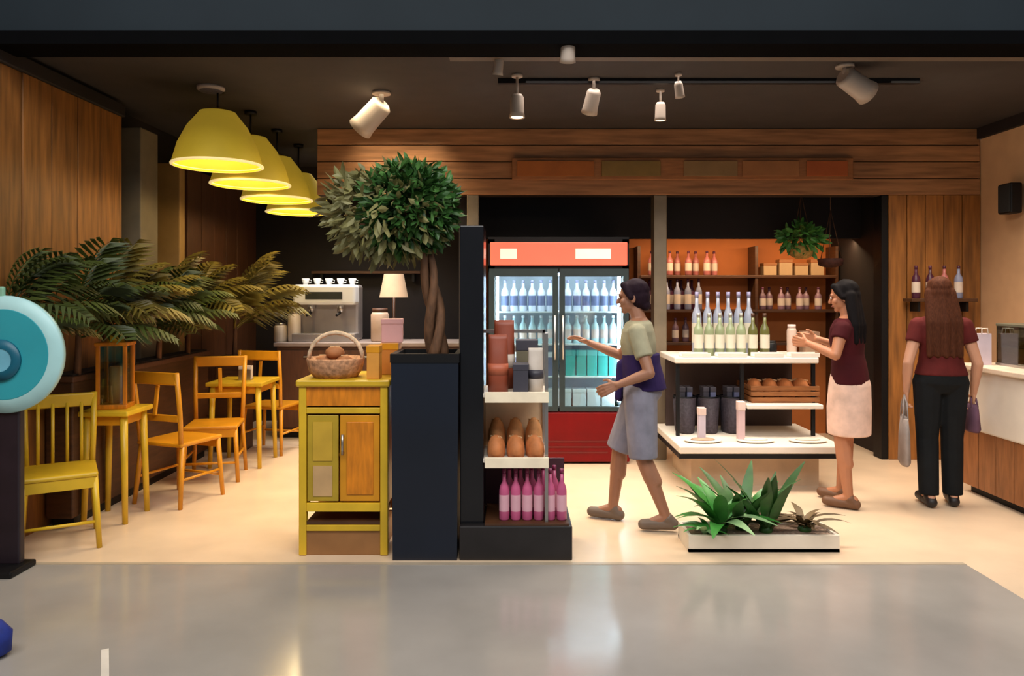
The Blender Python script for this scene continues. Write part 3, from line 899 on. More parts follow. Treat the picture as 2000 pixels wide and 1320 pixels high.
for sx in (-1, 1):
    x0, x1 = (-fw + 0.01, -0.006) if sx < 0 else (0.006, fw - 0.01)
    mb = MB()
    mb.bx(x0, x0 + 0.05, 0.0, 0.04, 0.48, 1.77).bx(x1 - 0.05, x1, 0.0, 0.04, 0.48, 1.77)
    mb.bx(x0 + 0.05, x1 - 0.05, 0.0, 0.04, 0.48, 0.52).bx(x0 + 0.05, x1 - 0.05, 0.0, 0.04, 1.7, 1.77)
    d = mb.build('door', mat('cooler_frame', (40, 52, 54), 0.4), fr)
    MB().bx(x0 + 0.05, x1 - 0.05, 0.016, 0.022, 0.52, 1.7).build('pane', M['glass'], d)
    hx = x1 - 0.03 if sx < 0 else x0 + 0.03
    MB().tube([(hx, -0.035, 0.95), (hx, -0.035, 1.35)], 0.01, 8).bx(hx - 0.008, hx + 0.008, -0.035, 0.0, 0.96, 0.98).bx(hx - 0.008, hx + 0.008, -0.035, 0.0, 1.32, 1.34).build('handle', M['steel'], d)
fcx = (fx0 + fx1) / 2
milk = mat('milk_white', (226, 228, 240), 0.4, rnd=0.05)
slate = mat('slate_label', (100, 106, 140), 0.5)
lil = mat('lilac_cap', (150, 146, 180), 0.4)
ice = mat('ice_bottle', (186, 214, 220), 0.3, rnd=0.06)
pale = mat('pale_pink', (226, 200, 190), 0.5)
# top shelf: white bottles with slate labels
xs = [-0.49 + 0.085 * k for k in range(6)] + [0.1 + 0.085 * k for k in range(6)]
t0 = bottle('milk_bottle', '', (fcx + xs[0], FY + 0.24, 1.38), 0.29, 0.036, milk, lil, slate, 'white bottles in the cooler')
row(t0, [(fcx + x, FY + 0.24, 1.38) for x in xs[1:]], '%s white bottle from the rack side on the cooler top shelf')
t0 = bottle('water_bottle', '', (fcx + xs[0], FY + 0.24, 1.08), 0.26, 0.035, ice, M['cool_white'], pale, 'ice blue bottles in the cooler')
row(t0, [(fcx + x, FY + 0.24, 1.08) for x in xs[1:]], '%s ice blue bottle from the rack side on the second cooler shelf')
t0 = carton('drink_carton', '', (fcx + 0.12, FY + 0.22, 0.78), (0.09, 0.09, 0.24), M['teal'], mat('teal_lid', (96, 190, 184), 0.4), 0, 'teal cartons in the cooler', 'carton')
row(t0, [(fcx + 0.12 + 0.1 * k, FY + 0.22, 0.78) for k in range(1, 5)], '%s teal carton from the door handles on the third cooler shelf', 0.0)
t0 = carton('drink_carton', '', (fcx - 0.48, FY + 0.22, 0.78), (0.09, 0.09, 0.22), slate, M['cool_white'], 0, 'grey blue cartons in the cooler', 'carton')
row(t0, [(fcx - 0.48 + 0.1 * k, FY + 0.22, 0.78) for k in range(1, 5)], '%s grey blue carton from the rack side on the third cooler shelf', 0.0)
t0 = carton('yoghurt_pack', '', (fcx - 0.47, FY + 0.22, 0.5), (0.12, 0.12, 0.16), M['cool_white'], M['cool_white'], 0, 'white packs in the bottom of the cooler', 'carton')
row(t0, [(fcx - 0.47 + 0.134 * k, FY + 0.22, 0.5) for k in range(1, 8)], '%s white pack from the rack side on the cooler floor', 0.0)

# ================================================================ CENTRE DISPLAY STAND
DX0, DX1, DY = X(1325, 5.9), X(1632, 5.9), 5.78
ds = thing('display_stand', 'tiered white display stand with a black base edge', 'stand', ((DX0 + DX1) / 2, DY, 0))
dw = (DX1 - DX0) / 2
beige = mat('plinth_beige', (206, 176, 144), 0.5)
MB().bx(-dw + 0.12, dw - 0.1, 0.2, 0.9, 0, 0.26).build('plinth', beige, ds)
MB().bx(-dw - 0.02, dw + 0.01, 0.0, 1.0, 0.26, 0.3, 0.004).build('black_edge', M['black'], ds)
MB().bx(-dw - 0.02, dw + 0.02, -0.01, 1.0, 0.3, 0.36, 0.01).build('deck', M['white'], ds)
MB().bx(-0.02, dw - 0.02, 0.3, 0.95, 0.6, 0.635, 0.006).build('middle_shelf', M['white'], ds)
MB().bx(-dw + 0.02, dw - 0.04, 0.34, 0.98, 0.97, 1.02, 0.01).build('top_shelf', M['white'], ds)
MB().bx(-dw + 0.06, dw - 0.06, 0.88, 0.92, 0.36, 0.97).build('back_panel', mat('stand_back', (60, 44, 40), 0.6), ds)
for x in (-dw + 0.06, -0.03, dw - 0.06):
    MB().bx(x - 0.015, x + 0.015, 0.4, 0.43, 0.36, 0.97, 0.003).build('upright', M['black'], ds)
dcx = (DX0 + DX1) / 2
grn = [mat('wine_sage', (126, 136, 104), 0.22, var=0.1, rnd=0.2), mat('wine_olive', (96, 96, 52), 0.22, var=0.1), mat('wine_blue', (150, 156, 172), 0.25)]
paper = mat('wine_paper', (206, 200, 180), 0.6)
foil = mat('foil_grey', (160, 160, 150), 0.35, 0.4)
xs = [X(1345, 6.25) + 0.09 * k for k in range(9)]
w0 = bottle('wine_bottle', 'sage green bottle in the front row on top of the display stand', (xs[1], DY + 0.5, 1.02), 0.36, 0.04, grn[0], foil, paper, 'sage bottles on the display stand')
row(w0, [(x, DY + 0.5, 1.02) for x in xs[2:6]], '%s sage green bottle from the cooler end of the display stand top')
w1 = bottle('wine_bottle', 'dark olive bottle at the end of the bottle row on the display stand', (xs[6] + 0.01, DY + 0.5, 1.02), 0.36, 0.04, grn[1], M['dark_wood'], paper, 'olive bottles on the display stand')
row(w1, [(xs[7] + 0.02, DY + 0.5, 1.02)], '%s dark olive bottle after the sage bottles on the display stand')
w2 = bottle('wine_bottle', 'tall pale blue bottle in the back row on the display stand', (xs[1] + 0.04, DY + 0.72, 1.02), 0.54, 0.042, grn[2], lil, paper, 'pale blue bottles on the display stand')
row(w2, [(x + 0.045, DY + 0.72, 1.02) for x in xs[2:7]], '%s tall pale blue bottle from the cooler end, behind the sage bottles')
# white trays and cups on top
for k in range(4):
    t = thing('serving_tray', '%s shallow white tray from the cooler end of the stand top' % ORD[k], 'tray', (dcx - dw + 0.2 + 0.3 * k, DY + 0.42, 1.02), 0, 'white trays on the display stand')
    MB().bx(-0.12, 0.12, -0.07, 0.03, 0, 0.012, 0.004).build('tray', M['white'], t)
    MB().bx(-0.12, 0.12, -0.075, -0.065, 0, 0.035, 0.003).bx(-0.12, 0.12, 0.025, 0.033, 0, 0.035, 0.003).build('rim', M['white'], t)
jar('canister', 'small black canister on the stand top beside the olive bottles', 'canister', (X(1512, 6.3), DY + 0.62, 1.02), 0.055, 0.12, M['black'], M['black'])
jar('canister', 'tall pale pink canister on the display stand', 'canister', (X(1553, 6.3), DY + 0.6, 1.02), 0.04, 0.26, mat('pale_can', (206, 178, 160), 0.5), pale)
carton('snack_box', 'tan box at the far end of the stand top', (X(1590, 6.3), DY + 0.62, 1.02), (0.12, 0.14, 0.2), mat('tan_box', (150, 118, 92), 0.6), mat('tan_box_lid', (134, 102, 80), 0.6))


def crate(name, label, loc, d, m, group=None):
    t = thing(name, label, 'crate', loc, 0, group)
    for k in range(3):
        z = 0.012 + d[2] * k / 3
        for s in (-1, 1):
            MB().bx(-d[0] / 2, d[0] / 2, s * d[1] / 2 - 0.006, s * d[1] / 2 + 0.006, z, z + d[2] / 3 - 0.012, 0.002).build('slat', m, t)
            MB().bx(s * d[0] / 2 - 0.006, s * d[0] / 2 + 0.006, -d[1] / 2, d[1] / 2, z, z + d[2] / 3 - 0.012, 0.002).build('slat', m, t)
    MB().bx(-d[0] / 2, d[0] / 2, -d[1] / 2, d[1] / 2, 0, 0.012).build('bottom', m, t)
    return t


crw = mat('crate_wood', (142, 88, 44), 0.6, var=0.3, stretch=(1, 8, 8))
crate('wooden_crate', 'brown slatted crate of loaves on the middle shelf of the stand', (dcx + 0.33, DY + 0.6, 0.635), (0.56, 0.4, 0.14), crw)
for k in range(4):
    loaf('%s brown loaf from the cooler end in the slatted crate' % ORD[k], (dcx + 0.13 + 0.13 * k, DY + 0.58, 0.648), 0.12, 0.3, 0.17, bread_m[1], 0.05 * k, 'loaves in the slatted crate')
# dark baskets and tall packs on the deck, left half
bas = mat('dark_basket', (56, 48, 56), 0.7, var=0.4, scale=50, bump=0.5)
for k in range(3):
    t = thing('wire_basket', '%s dark charcoal basket from the cooler end of the stand deck' % ORD[k], 'basket', (dcx - dw + 0.16 + 0.2 * k, DY + 0.6, 0.36), 0, 'dark baskets on the display stand deck')
    MB().rings([(0, 0, 0, 0.075, 0.12), (0, 0, 0.02, 0.08, 0.13), (0, 0, 0.3, 0.095, 0.15)], 20).build('body', bas, t)
    MB().lathe([(0.09, 0.29), (0.1, 0.29), (0.1, 0.31), (0.09, 0.31)], 20, cap=False).build('rim', M['black'], t)
    for q in (-1, 1):
        p = carton('snack_box', '%s packet in the %s dark basket from the cooler end' % ('charcoal' if q < 0 else 'slate blue', ORD[k]), (dcx - dw + 0.16 + 0.2 * k + q * 0.03, DY + 0.6, 0.56), (0.045, 0.13, 0.19), dk if q < 0 else slate, dk, 0, 'packets in the dark baskets')
for k, px in enumerate((1372, 1449)):
    carton('tall_pack', ['pale lilac tall pack in front of the dark baskets', 'pale rose tall pack in the middle of the stand deck'][k], (X(px, 5.95), DY + 0.2, 0.36), (0.055, 0.06, 0.27 + 0.05 * k), mat('pack_%d' % k, ((196, 184, 196), (206, 176, 178))[k], 0.5), pale, 0, None, 'carton')
for k in range(3):
    t = thing('serving_plate', '%s oval plate from the cooler end of the stand deck' % ORD[k], 'plate', (dcx - 0.42 + 0.42 * k, DY + 0.16, 0.36), 0, 'plates on the display stand deck')
    MB().rings([(0, 0, 0, 0.1, 0.06), (0, 0, 0.012, 0.15, 0.09), (0, 0, 0.018, 0.15, 0.09)], 24).build('plate', M['white'], t)
    MB().rings([(0, 0, 0.018, 0.1, 0.05), (0, 0, 0.03, 0.08, 0.04)], 20).build('food', mat('plate_food_%d' % k, ((170, 140, 116), (220, 206, 186), (206, 196, 176))[k], 0.7), t)

# ================================================================ STORE BACK SHELVES
ws = thing('wall_shelf', 'brown wall shelves on the orange wall with rows of bottles', 'shelf', (2.42, 8.0, 0))
for z in (1.02, 1.37, 1.74):
    MB().bx(-1.05, 1.05, -0.06, 0.2, z - 0.03, z, 0.004).build('shelf_board', M['dark_wood'], ws)
for x in (-1.06, 0.2, 1.06):
    MB().bx(x - 0.015, x + 0.015, -0.05, 0.2, 0, 2.05).build('upright', M['dark_wood'], ws)
rose = mat('rose_bottle', (176, 104, 100), 0.3, rnd=0.3)
mauve = mat('mauve_bottle', (134, 102, 116), 0.3, rnd=0.3)
plum = mat('plum_bottle', (86, 40, 62), 0.3, rnd=0.3)
blueb = mat('blue_grey_bottle', (138, 142, 168), 0.3, rnd=0.2)
lab2 = mat('label_cream', (214, 196, 180), 0.6)
for (z, x0, n, st, mm, hh, lb, gp) in ((1.74, 1.5, 8, 0.1, rose, 0.26, 'rose bottle from the grey post on the highest wall shelf', 'rose bottles on the wall shelves'),
                                       (1.37, 1.5, 5, 0.115, plum, 0.32, 'plum bottle from the grey post on the middle wall shelf', 'plum bottles on the wall shelves'),
                                       (1.37, 1.55, 5, 0.115, blueb, 0.33, 'blue grey bottle from the grey post on the middle wall shelf', 'blue grey bottles on the wall shelves'),
                                       (1.37, 2.7, 7, 0.1, mauve, 0.24, 'mauve bottle from the shelf divider on the middle wall shelf', 'mauve bottles on the wall shelves'),
                                       (1.02, 1.5, 8, 0.13, mauve, 0.26, 'mauve bottle from the grey post on the lowest wall shelf', 'low mauve bottles on the wall shelves')):
    yy = {'p': 8.1, 'b': 7.995}.get(gp[0], 8.0)
    al = 0.0 if gp[0] in 'pb' else 0.085
    f = bottle('bottle', lb, (x0, yy, z), hh, 0.036, mm, plum, lab2, gp)
    row(f, [(x0 + st * k, yy + al * (k % 2), z) for k in range(1, n)], '%s ' + lb)
for k in range(4):
    carton('snack_box', '%s beige box from the shelf divider on the highest wall shelf' % ORD[k], (2.78 + 0.17 * k, 8.05, 1.74), (0.14, 0.12, 0.13 + 0.04 * (k % 2)), mat('shelf_beige', (170, 140, 104), 0.6), crw, 0, 'beige boxes on the highest wall shelf')

# hanging plant in the opening
hp = thing('hanging_plant', 'green plant in a straw basket hanging in the opening', 'plant', (X(1565, 7.2), 7.2, Z(505, 7.2)))
MB().lathe([(0.05, 0), (0.1, 0.03), (0.12, 0.12), (0.11, 0.125), (0.02, 0.1)], 20).build('basket', mat('straw', (176, 142, 74), 0.8, var=0.4, scale=40), hp)
for a in (0, 2.09, 4.19):
    MB().tube([(0.11 * math.cos(a), 0.11 * math.sin(a), 0.12), (0, 0, 0.62)], 0.004, 5).build('cord', M['bark'], hp)
MB().tube([(0, 0, 0.62), (0, 0, CEIL - Z(505, 7.2))], 0.004, 5).build('cord', M['bark'], hp)
tag(leaf_cloud(220, (0, 0, 0.2), (0.18, 0.16, 0.13), 9, 0.1, 0.2).build('foliage', mat('leaf_hang', (72, 130, 56), 0.45, var=0.3), hp), kind='stuff')
hb = thing('hanging_basket', 'dark round basket hanging beside the green hanging plant', 'basket', (X(1622, 7.2), 7.2, Z(522, 7.2)))
MB().lathe([(0.05, 0), (0.11, 0.02), (0.12, 0.08), (0.1, 0.085), (0.02, 0.05)], 20).build('bowl', mat('basket_brown', (66, 30, 20), 0.8, var=0.4, scale=40), hb)
for a in (0, 2.09, 4.19):
    MB().tube([(0.11 * math.cos(a), 0.11 * math.sin(a), 0.08), (0, 0, 0.55)], 0.004, 5).build('cord', M['bark'], hb)
MB().tube([(0, 0, 0.55), (0, 0, CEIL - Z(522, 7.2))], 0.004, 5).build('cord', M['bark'], hb)

# ================================================================ KITCHEN behind the tree
KY = 7.9
kc = thing('kitchen_counter', 'dark kitchen counter with pale top behind the yellow cabinet', 'counter', (-1.75, KY, 0))
MB().bx(-0.75, 1.2, 0.0, 0.6, 0.08, 0.98).build('body', M['dark_wood'], kc)
MB().bx(-0.78, 1.23, -0.03, 0.62, 0.98, 1.02, 0.006).build('worktop', mat('worktop_grey', (150, 136, 130), 0.4), kc)
MB().bx(-0.7, 1.15, 0.05, 0.55, 0, 0.08).build('kick', M['black'], kc)
for k in range(3):
    d = MB().bx(-0.72 + 0.64 * k, -0.12 + 0.64 * k, -0.02, 0.0, 0.12, 0.94, 0.005).build('door', M['brownwall'], kc)
    MB().bx(-0.46 + 0.64 * k, -0.36 + 0.64 * k, -0.04, -0.02, 0.86, 0.88, 0.003).build('handle', M['steel'], d)
em = thing('coffee_machine', 'steel coffee machine on the kitchen counter', 'machine', (X(640, KY + 0.3), KY + 0.3, 1.02))
stl = mat('machine_steel', (172, 166, 164), 0.35, 0.5, var=0.1)
MB().bx(-0.34, 0.34, 0.0, 0.26, 0.0, 0.62, 0.03).build('body', stl, em)
MB().bx(-0.34, 0.34, -0.2, 0.05, 0.0, 0.09, 0.01).build('drip_tray', stl, em)
MB().bx(-0.34, 0.34, -0.17, 0.05, 0.4, 0.62, 0.03).build('hood', M['cool_white'], em)
for k in (-1, 1):
    g = MB().lathe([(0.035, -0.08), (0.045, 0)], 14, (k * 0.16, -0.08, 0.4)).build('group_head', M['steel'], em)
    MB().tube([(k * 0.16, -0.1, 0.31), (k * 0.16, -0.26, 0.29)], 0.014, 8).build('handle', M['black'], g)
MB().bx(-0.2, 0.2, -0.176, -0.165, 0.46, 0.54).build('panel', mat('dark_panel', (50, 54, 50), 0.3), em)
for k in range(5):
    c = thing('cup', '%s white cup from the storage jars on top of the coffee machine' % ORD[k], 'cup', (X(640, KY + 0.3) - 0.26 + 0.13 * k, KY + 0.36, 1.64), 0, 'cups on the coffee machine')
    MB().lathe([(0.025, 0), (0.04, 0.05), (0.042, 0.07), (0.036, 0.065), (0.02, 0.01)], 16).build('cup_body', M['cool_white'], c)
    MB().tube([(0.038, 0, 0.055), (0.062, 0, 0.05), (0.06, 0, 0.025), (0.034, 0, 0.02)], 0.005, 6).build('handle', M['cool_white'], c)
for (px, z, l) in ((548, 1.02, 'white jar at the dark end of the kitchen counter'), (575, 1.02, 'white jar between the coffee machine and the dark wall')):
    jar('storage_jar', l, 'jar', (X(px, KY + 0.2), KY + 0.2, z), 0.07, 0.34 if px > 560 else 0.2, M['white'], M['steel'])
jar('storage_jar', 'large cream jar beside the tree trunks on the kitchen counter', 'jar', (X(742, KY + 0.25), KY + 0.25, 1.02), 0.1, 0.36, mat('cream_jar', (196, 170, 150), 0.5), M['brownwall'])
lt = thing('table_lamp', 'small lamp with cream shade on the kitchen counter', 'lamp', (X(765, KY + 0.3), KY + 0.45, 1.02))
MB().lathe([(0.07, 0), (0.07, 0.02), (0.015, 0.04), (0.015, 0.5)], 16).build('base', M['dark_wood'], lt)
MB().lathe([(0.16, 0.48), (0.11, 0.74)], 24, cap=False).build('shade', mat('cream_shade', (206, 178, 150), 0.7, emit=(220, 180, 140), estr=0.35), lt)
ks = thing('plate_rack', 'wooden plate shelf on the dark kitchen wall', 'shelf', (-2.0, 8.88, 1.78))
MB().bx(-0.4, 0.9, 0, 0.12, 0, 0.03).build('shelf_board', M['dark_wood'], ks)
for x in (-0.3, 0.8):
    MB().bx(x, x + 0.03, 0.02, 0.12, -0.1, 0).build('bracket', M['black'], ks)

# ================================================================ LOW PLANTER in front of the stand
LY = 4.45
lx0, lx1 = X(1345, LY), X(1640, LY)
lp = thing('floor_planter', 'low pale planter box on the floor in front of the display stand', 'planter', ((lx0 + lx1) / 2, LY + 0.14, 0))
lw = (lx1 - lx0) / 2
pw_m = mat('planter_pale', (230, 218, 200), 0.5, var=0.06)
mb = MB()
mb.bx(-lw, lw, -0.14, -0.12, 0, 0.1).bx(-lw, lw, 0.12, 0.14, 0, 0.1).bx(-lw, -lw + 0.02, -0.12, 0.12, 0, 0.1).bx(lw - 0.02, lw, -0.12, 0.12, 0, 0.1).bx(-lw, lw, -0.14, 0.14, 0, 0.02)
mb.build('box', pw_m, lp)
MB().bx(-lw + 0.02, lw - 0.02, -0.12, 0.12, 0.02, 0.085).build('soil', mat('pebbles', (150, 126, 108), 0.9, var=0.4, scale=60, bump=0.6), lp)


def blade_mesh(name, m, L, w, bend, seg=6):
    vs, fs = [], []
    for i in range(seg + 1):
        u = i / seg
        ww = w * math.sin(PI * min(0.98, 0.12 + 0.88 * u)) ** 0.8
        y = L * (u * 0.55 + bend * u * u * 0.5)
        z = L * (u * 0.9 - bend * u * u * 0.65)
        vs += [(-ww, y, z + ww * 0.25), (0, y, z), (ww, y, z + ww * 0.25)]
    for i in range(seg):
        a = 3 * i
        fs += [(a, a + 1, a + 4, a + 3), (a + 1, a + 2, a + 5, a + 4)]
    return MB().faces(vs, fs, True).mesh(name, m)


BL = [blade_mesh('leaf_a', M['leaf_bright'], 0.36, 0.035, 0.5), blade_mesh('leaf_b', M['leaf_bright'], 0.28, 0.04, 0.95), blade_mesh('leaf_c', M['leaf_dark'], 0.4, 0.032, 0.25),
      blade_mesh('leaf_d', M['leaf_dry'], 0.2, 0.018, 0.9), blade_mesh('leaf_e', mat('leaf_light', (150, 186, 130), 0.5, var=0.2), 0.26, 0.035, 1.0)]


def clump(name, label, loc, kinds, n, seed, sc, group=None):
    rr = random.Random(seed)
    t = thing(name, label, 'plant', loc, 0, group)
    MB().ball((0, 0, 0.01), (0.035 * sc, 0.035 * sc, 0.03 * sc)).build('crown', M['leaf_dark'], t)
    for k in range(n):
        link('leaf', BL[rr.choice(kinds)], t, (rr.uniform(-0.02, 0.02), rr.uniform(-0.02, 0.02), 0.005), (rr.uniform(-0.15, 0.2), rr.uniform(-0.15, 0.15), 2 * PI * k / n + rr.uniform(-0.3, 0.3)),
             (sc * rr.uniform(0.8, 1.15),) * 3)
    return t


clump('leafy_plant', 'bright green broad leaved plant in the low planter', (X(1405, 4.6), LY + 0.12, 0.085), (0, 0, 1, 1, 4), 22, 1, 1.2)
clump('leafy_plant', 'upright dark green plant in the low planter beside the bright one', (X(1445, 4.65), LY + 0.17, 0.085), (2, 2, 0), 10, 2, 1.1)
clump('dry_plant', 'low brown plant in the middle of the low planter', (X(1492, 4.6), LY + 0.12, 0.085), (3, 3, 2), 18, 3, 1.2)
clump('dry_plant', 'low brown plant near the end of the low planter', (X(1570, 4.6), LY + 0.14, 0.085), (3, 3, 3), 18, 4, 1.2)
clump('leafy_plant', 'small pale green plant at the corner of the low planter', (X(1372, 4.6), LY + 0.05, 0.085), (4, 1), 9, 5, 0.6)

# ================================================================ COUNTER AT THE RIGHT
ct = thing('service_counter', 'service counter with white upper panel and brown wooden base', 'counter', (3.55, 4.85, 0))
MB().bx(0.03, 0.72, 0.0, 1.0, 0.05, 0.5).build('base', M['wood_back'], ct)
for k in range(5):
    MB().bx(0.0, 0.03, 0.003 + 0.2 * k, 0.197 + 0.2 * k, 0.06, 0.5, 0.004).build('plank', M['counter_wood'], ct)
for k in range(4):
    MB().bx(0.032 + 0.172 * k, 0.2 + 0.172 * k, -0.03, 0.0, 0.06, 0.5, 0.004).build('plank', M['counter_wood'], ct)
MB().bx(-0.02, 0.72, -0.04, 1.02, 0.5, 0.96, 0.015).build('upper_panel', M['white'], ct)
MB().bx(-0.05, 0.73, -0.07, 1.04, 0.96, 1.0, 0.008).build('countertop', mat('counter_top', (226, 206, 184), 0.35), ct)
MB().bx(0.05, 0.7, 0.03, 0.97, 0, 0.05).build('kick', M['black'], ct)
gc = thing('glass_case', 'grey green glass display case standing on the service counter', 'display case', (3.72, 5.0, 1.0))
for (a, b, c, d) in ((0, 0.5, 0, 0.006), (0, 0.006, 0, 0.7), (0.494, 0.5, 0, 0.7), (0, 0.5, 0.694, 0.7)):
    MB().bx(a, b, c, d, 0.02, 0.3).build('pane', M['case_glass'], gc)
MB().bx(-0.005, 0.505, -0.005, 0.705, 0, 0.02).build('base', M['steel'], gc)
MB().bx(-0.005, 0.505, -0.005, 0.705, 0.3, 0.32, 0.004).build('top', mat('case_top', (96, 94, 78), 0.4), gc)
MB().bx(0.02, 0.48, 0.02, 0.68, 0.14, 0.15).build('shelf', mat('case_shelf', (120, 118, 98), 0.4), gc)
for k in range(4):
    p = thing('pastry', '%s brown pastry from the concourse end inside the glass case' % ORD[k], 'pastry', (3.9, 5.12 + 0.15 * k, 1.02), 0.3 * k, 'pastries in the glass case')
    MB().ball((0, 0, 0.03), (0.06, 0.045, 0.03)).build('bun', bread_m[1], p)
    MB().ball((0, 0, 0.056), (0.035, 0.026, 0.01)).build('topping', mat('bread_score', (220, 186, 140), 0.8), p)
pbg = thing('paper_bag', 'pale lilac paper bag on the corner of the service counter', 'bag', (3.62, 5.72, 1.0), 0.2)
MB().faces([(-0.055, -0.035, 0), (0.055, -0.035, 0), (0.055, 0.035, 0), (-0.055, 0.035, 0), (-0.06, -0.028, 0.24), (0.06, -0.028, 0.24), (0.06, 0.028, 0.24), (-0.06, 0.028, 0.24)],
           [(0, 1, 2, 3), (0, 1, 5, 4), (1, 2, 6, 5), (2, 3, 7, 6), (3, 0, 4, 7), (4, 5, 6, 7)]).build('sack', mat('lilac_paper', (208, 192, 204), 0.7), pbg)
for s in (-1, 1):
    MB().tube([(-0.03, s * 0.028, 0.235), (-0.025, s * 0.028, 0.28), (0.025, s * 0.028, 0.28), (0.03, s * 0.028, 0.235)], 0.004, 6).build('handle', M['white'], pbg)

sp = thing('wall_speaker', 'small black loudspeaker mounted high on the tan wall', 'speaker', (4.36, 6.38, Z(388, 6.38)))
MB().bx(-0.13, -0.03, -0.085, 0.085, -0.13, 0.13, 0.012).build('cabinet', M['black'], sp)
MB().bx(-0.137, -0.128, -0.075, 0.075, -0.118, 0.118, 0.004).build('grille', mat('speaker_grille', (12, 11, 12), 0.8, scale=80, var=0.5), sp)
MB().bx(-0.045, 0.0, -0.03, 0.03, -0.04, 0.04).build('bracket', M['black'], sp)

sf = thing('wall_shelf', 'small brown shelf on the boarded pier behind the black trousers', 'shelf', (3.92, BACK - 0.02, 1.5))
MB().bx(-0.3, 0.3, -0.16, 0.0, -0.03, 0, 0.004).build('shelf_board', M['dark_wood'], sf)
for x in (-0.22, 0.22):
    MB().bx(x - 0.012, x + 0.012, -0.13, 0, -0.12, -0.03).build('bracket', M['black'], sf)
for k, mm in enumerate((plum, plum, rose, blueb)):
    bottle('bottle', ['plum bottle at the jamb end of the small pier shelf', 'plum bottle beside the rose bottle on the small pier shelf', 'rose bottle on the small pier shelf', 'blue grey bottle on the small pier shelf'][k],
           (3.7 + 0.13 * k, BACK - 0.1, 1.5), 0.3, 0.036, mm, plum, lab2, None)


# ================================================================ PEOPLE
def remesh(mb, name, m, voxel, parent, smooth=3):
    me = mb.mesh('raw', m)
    o = bpy.data.objects.new('raw', me)
    COL.objects.link(o)
    r = o.modifiers.new('r', 'REMESH')
    r.mode = 'VOXEL'
    r.voxel_size = voxel
    r.use_smooth_shade = True
    s = o.modifiers.new('s', 'SMOOTH')
    s.iterations = smooth
    s.factor = 0.5
    dg = bpy.context.evaluated_depsgraph_get()
    out = bpy.data.meshes.new_from_object(o.evaluated_get(dg))
    out.name = name
    out.materials.clear()
    out.materials.append(m)
    bpy.data.objects.remove(o, do_unlink=True)
    bpy.data.meshes.remove(me)
    for p in out.polygons:
        p.use_smooth = True
    return link(name, out, parent)


V = Vector


def hand(mb, wrist, d, palm_n, thumb_side, curl=0.5):
    """wrist point, direction of the hand, palm normal, thumb side; five bent fingers"""
    d = V(d).normalized()
    n = V(palm_n).normalized()
    sd = d.cross(n).normalized() * thumb_side
    wrist = V(wrist)
    pc = wrist + d * 0.05
    for k in range(4):
        off = (1.5 - k) * 0.0195
        mb.cap(wrist + d * 0.012 + sd * off * 0.55, wrist + d * 0.085 + sd * off, 0.0135, 0.0105)
    for k, L in enumerate((0.07, 0.08, 0.074, 0.058)):
        base = wrist + d * 0.088 + sd * (1.5 - k) * 0.021
        p = base
        dd = d.copy()
        ax = d.cross(n)
        for j, f in enumerate((0.45, 0.32, 0.23)):
            dd = (d * math.cos(curl * (j + 0.6)) + n * math.sin(curl * (j + 0.6))).normalized()
            q = p + dd * L * f
            mb.cap(p, q, 0.0092 - 0.0008 * j, 0.0086 - 0.0008 * j)
            p = q
    b = wrist + d * 0.03 + sd * 0.028
    m1 = b + (d * 0.55 + sd * 0.7 + n * 0.35).normalized() * 0.04
    m2 = m1 + (d * 0.8 + sd * 0.2 + n * 0.45).normalized() * 0.03
    mb.cap(b, m1, 0.0125, 0.0098)
    mb.cap(m1, m2, 0.0096, 0.0085)


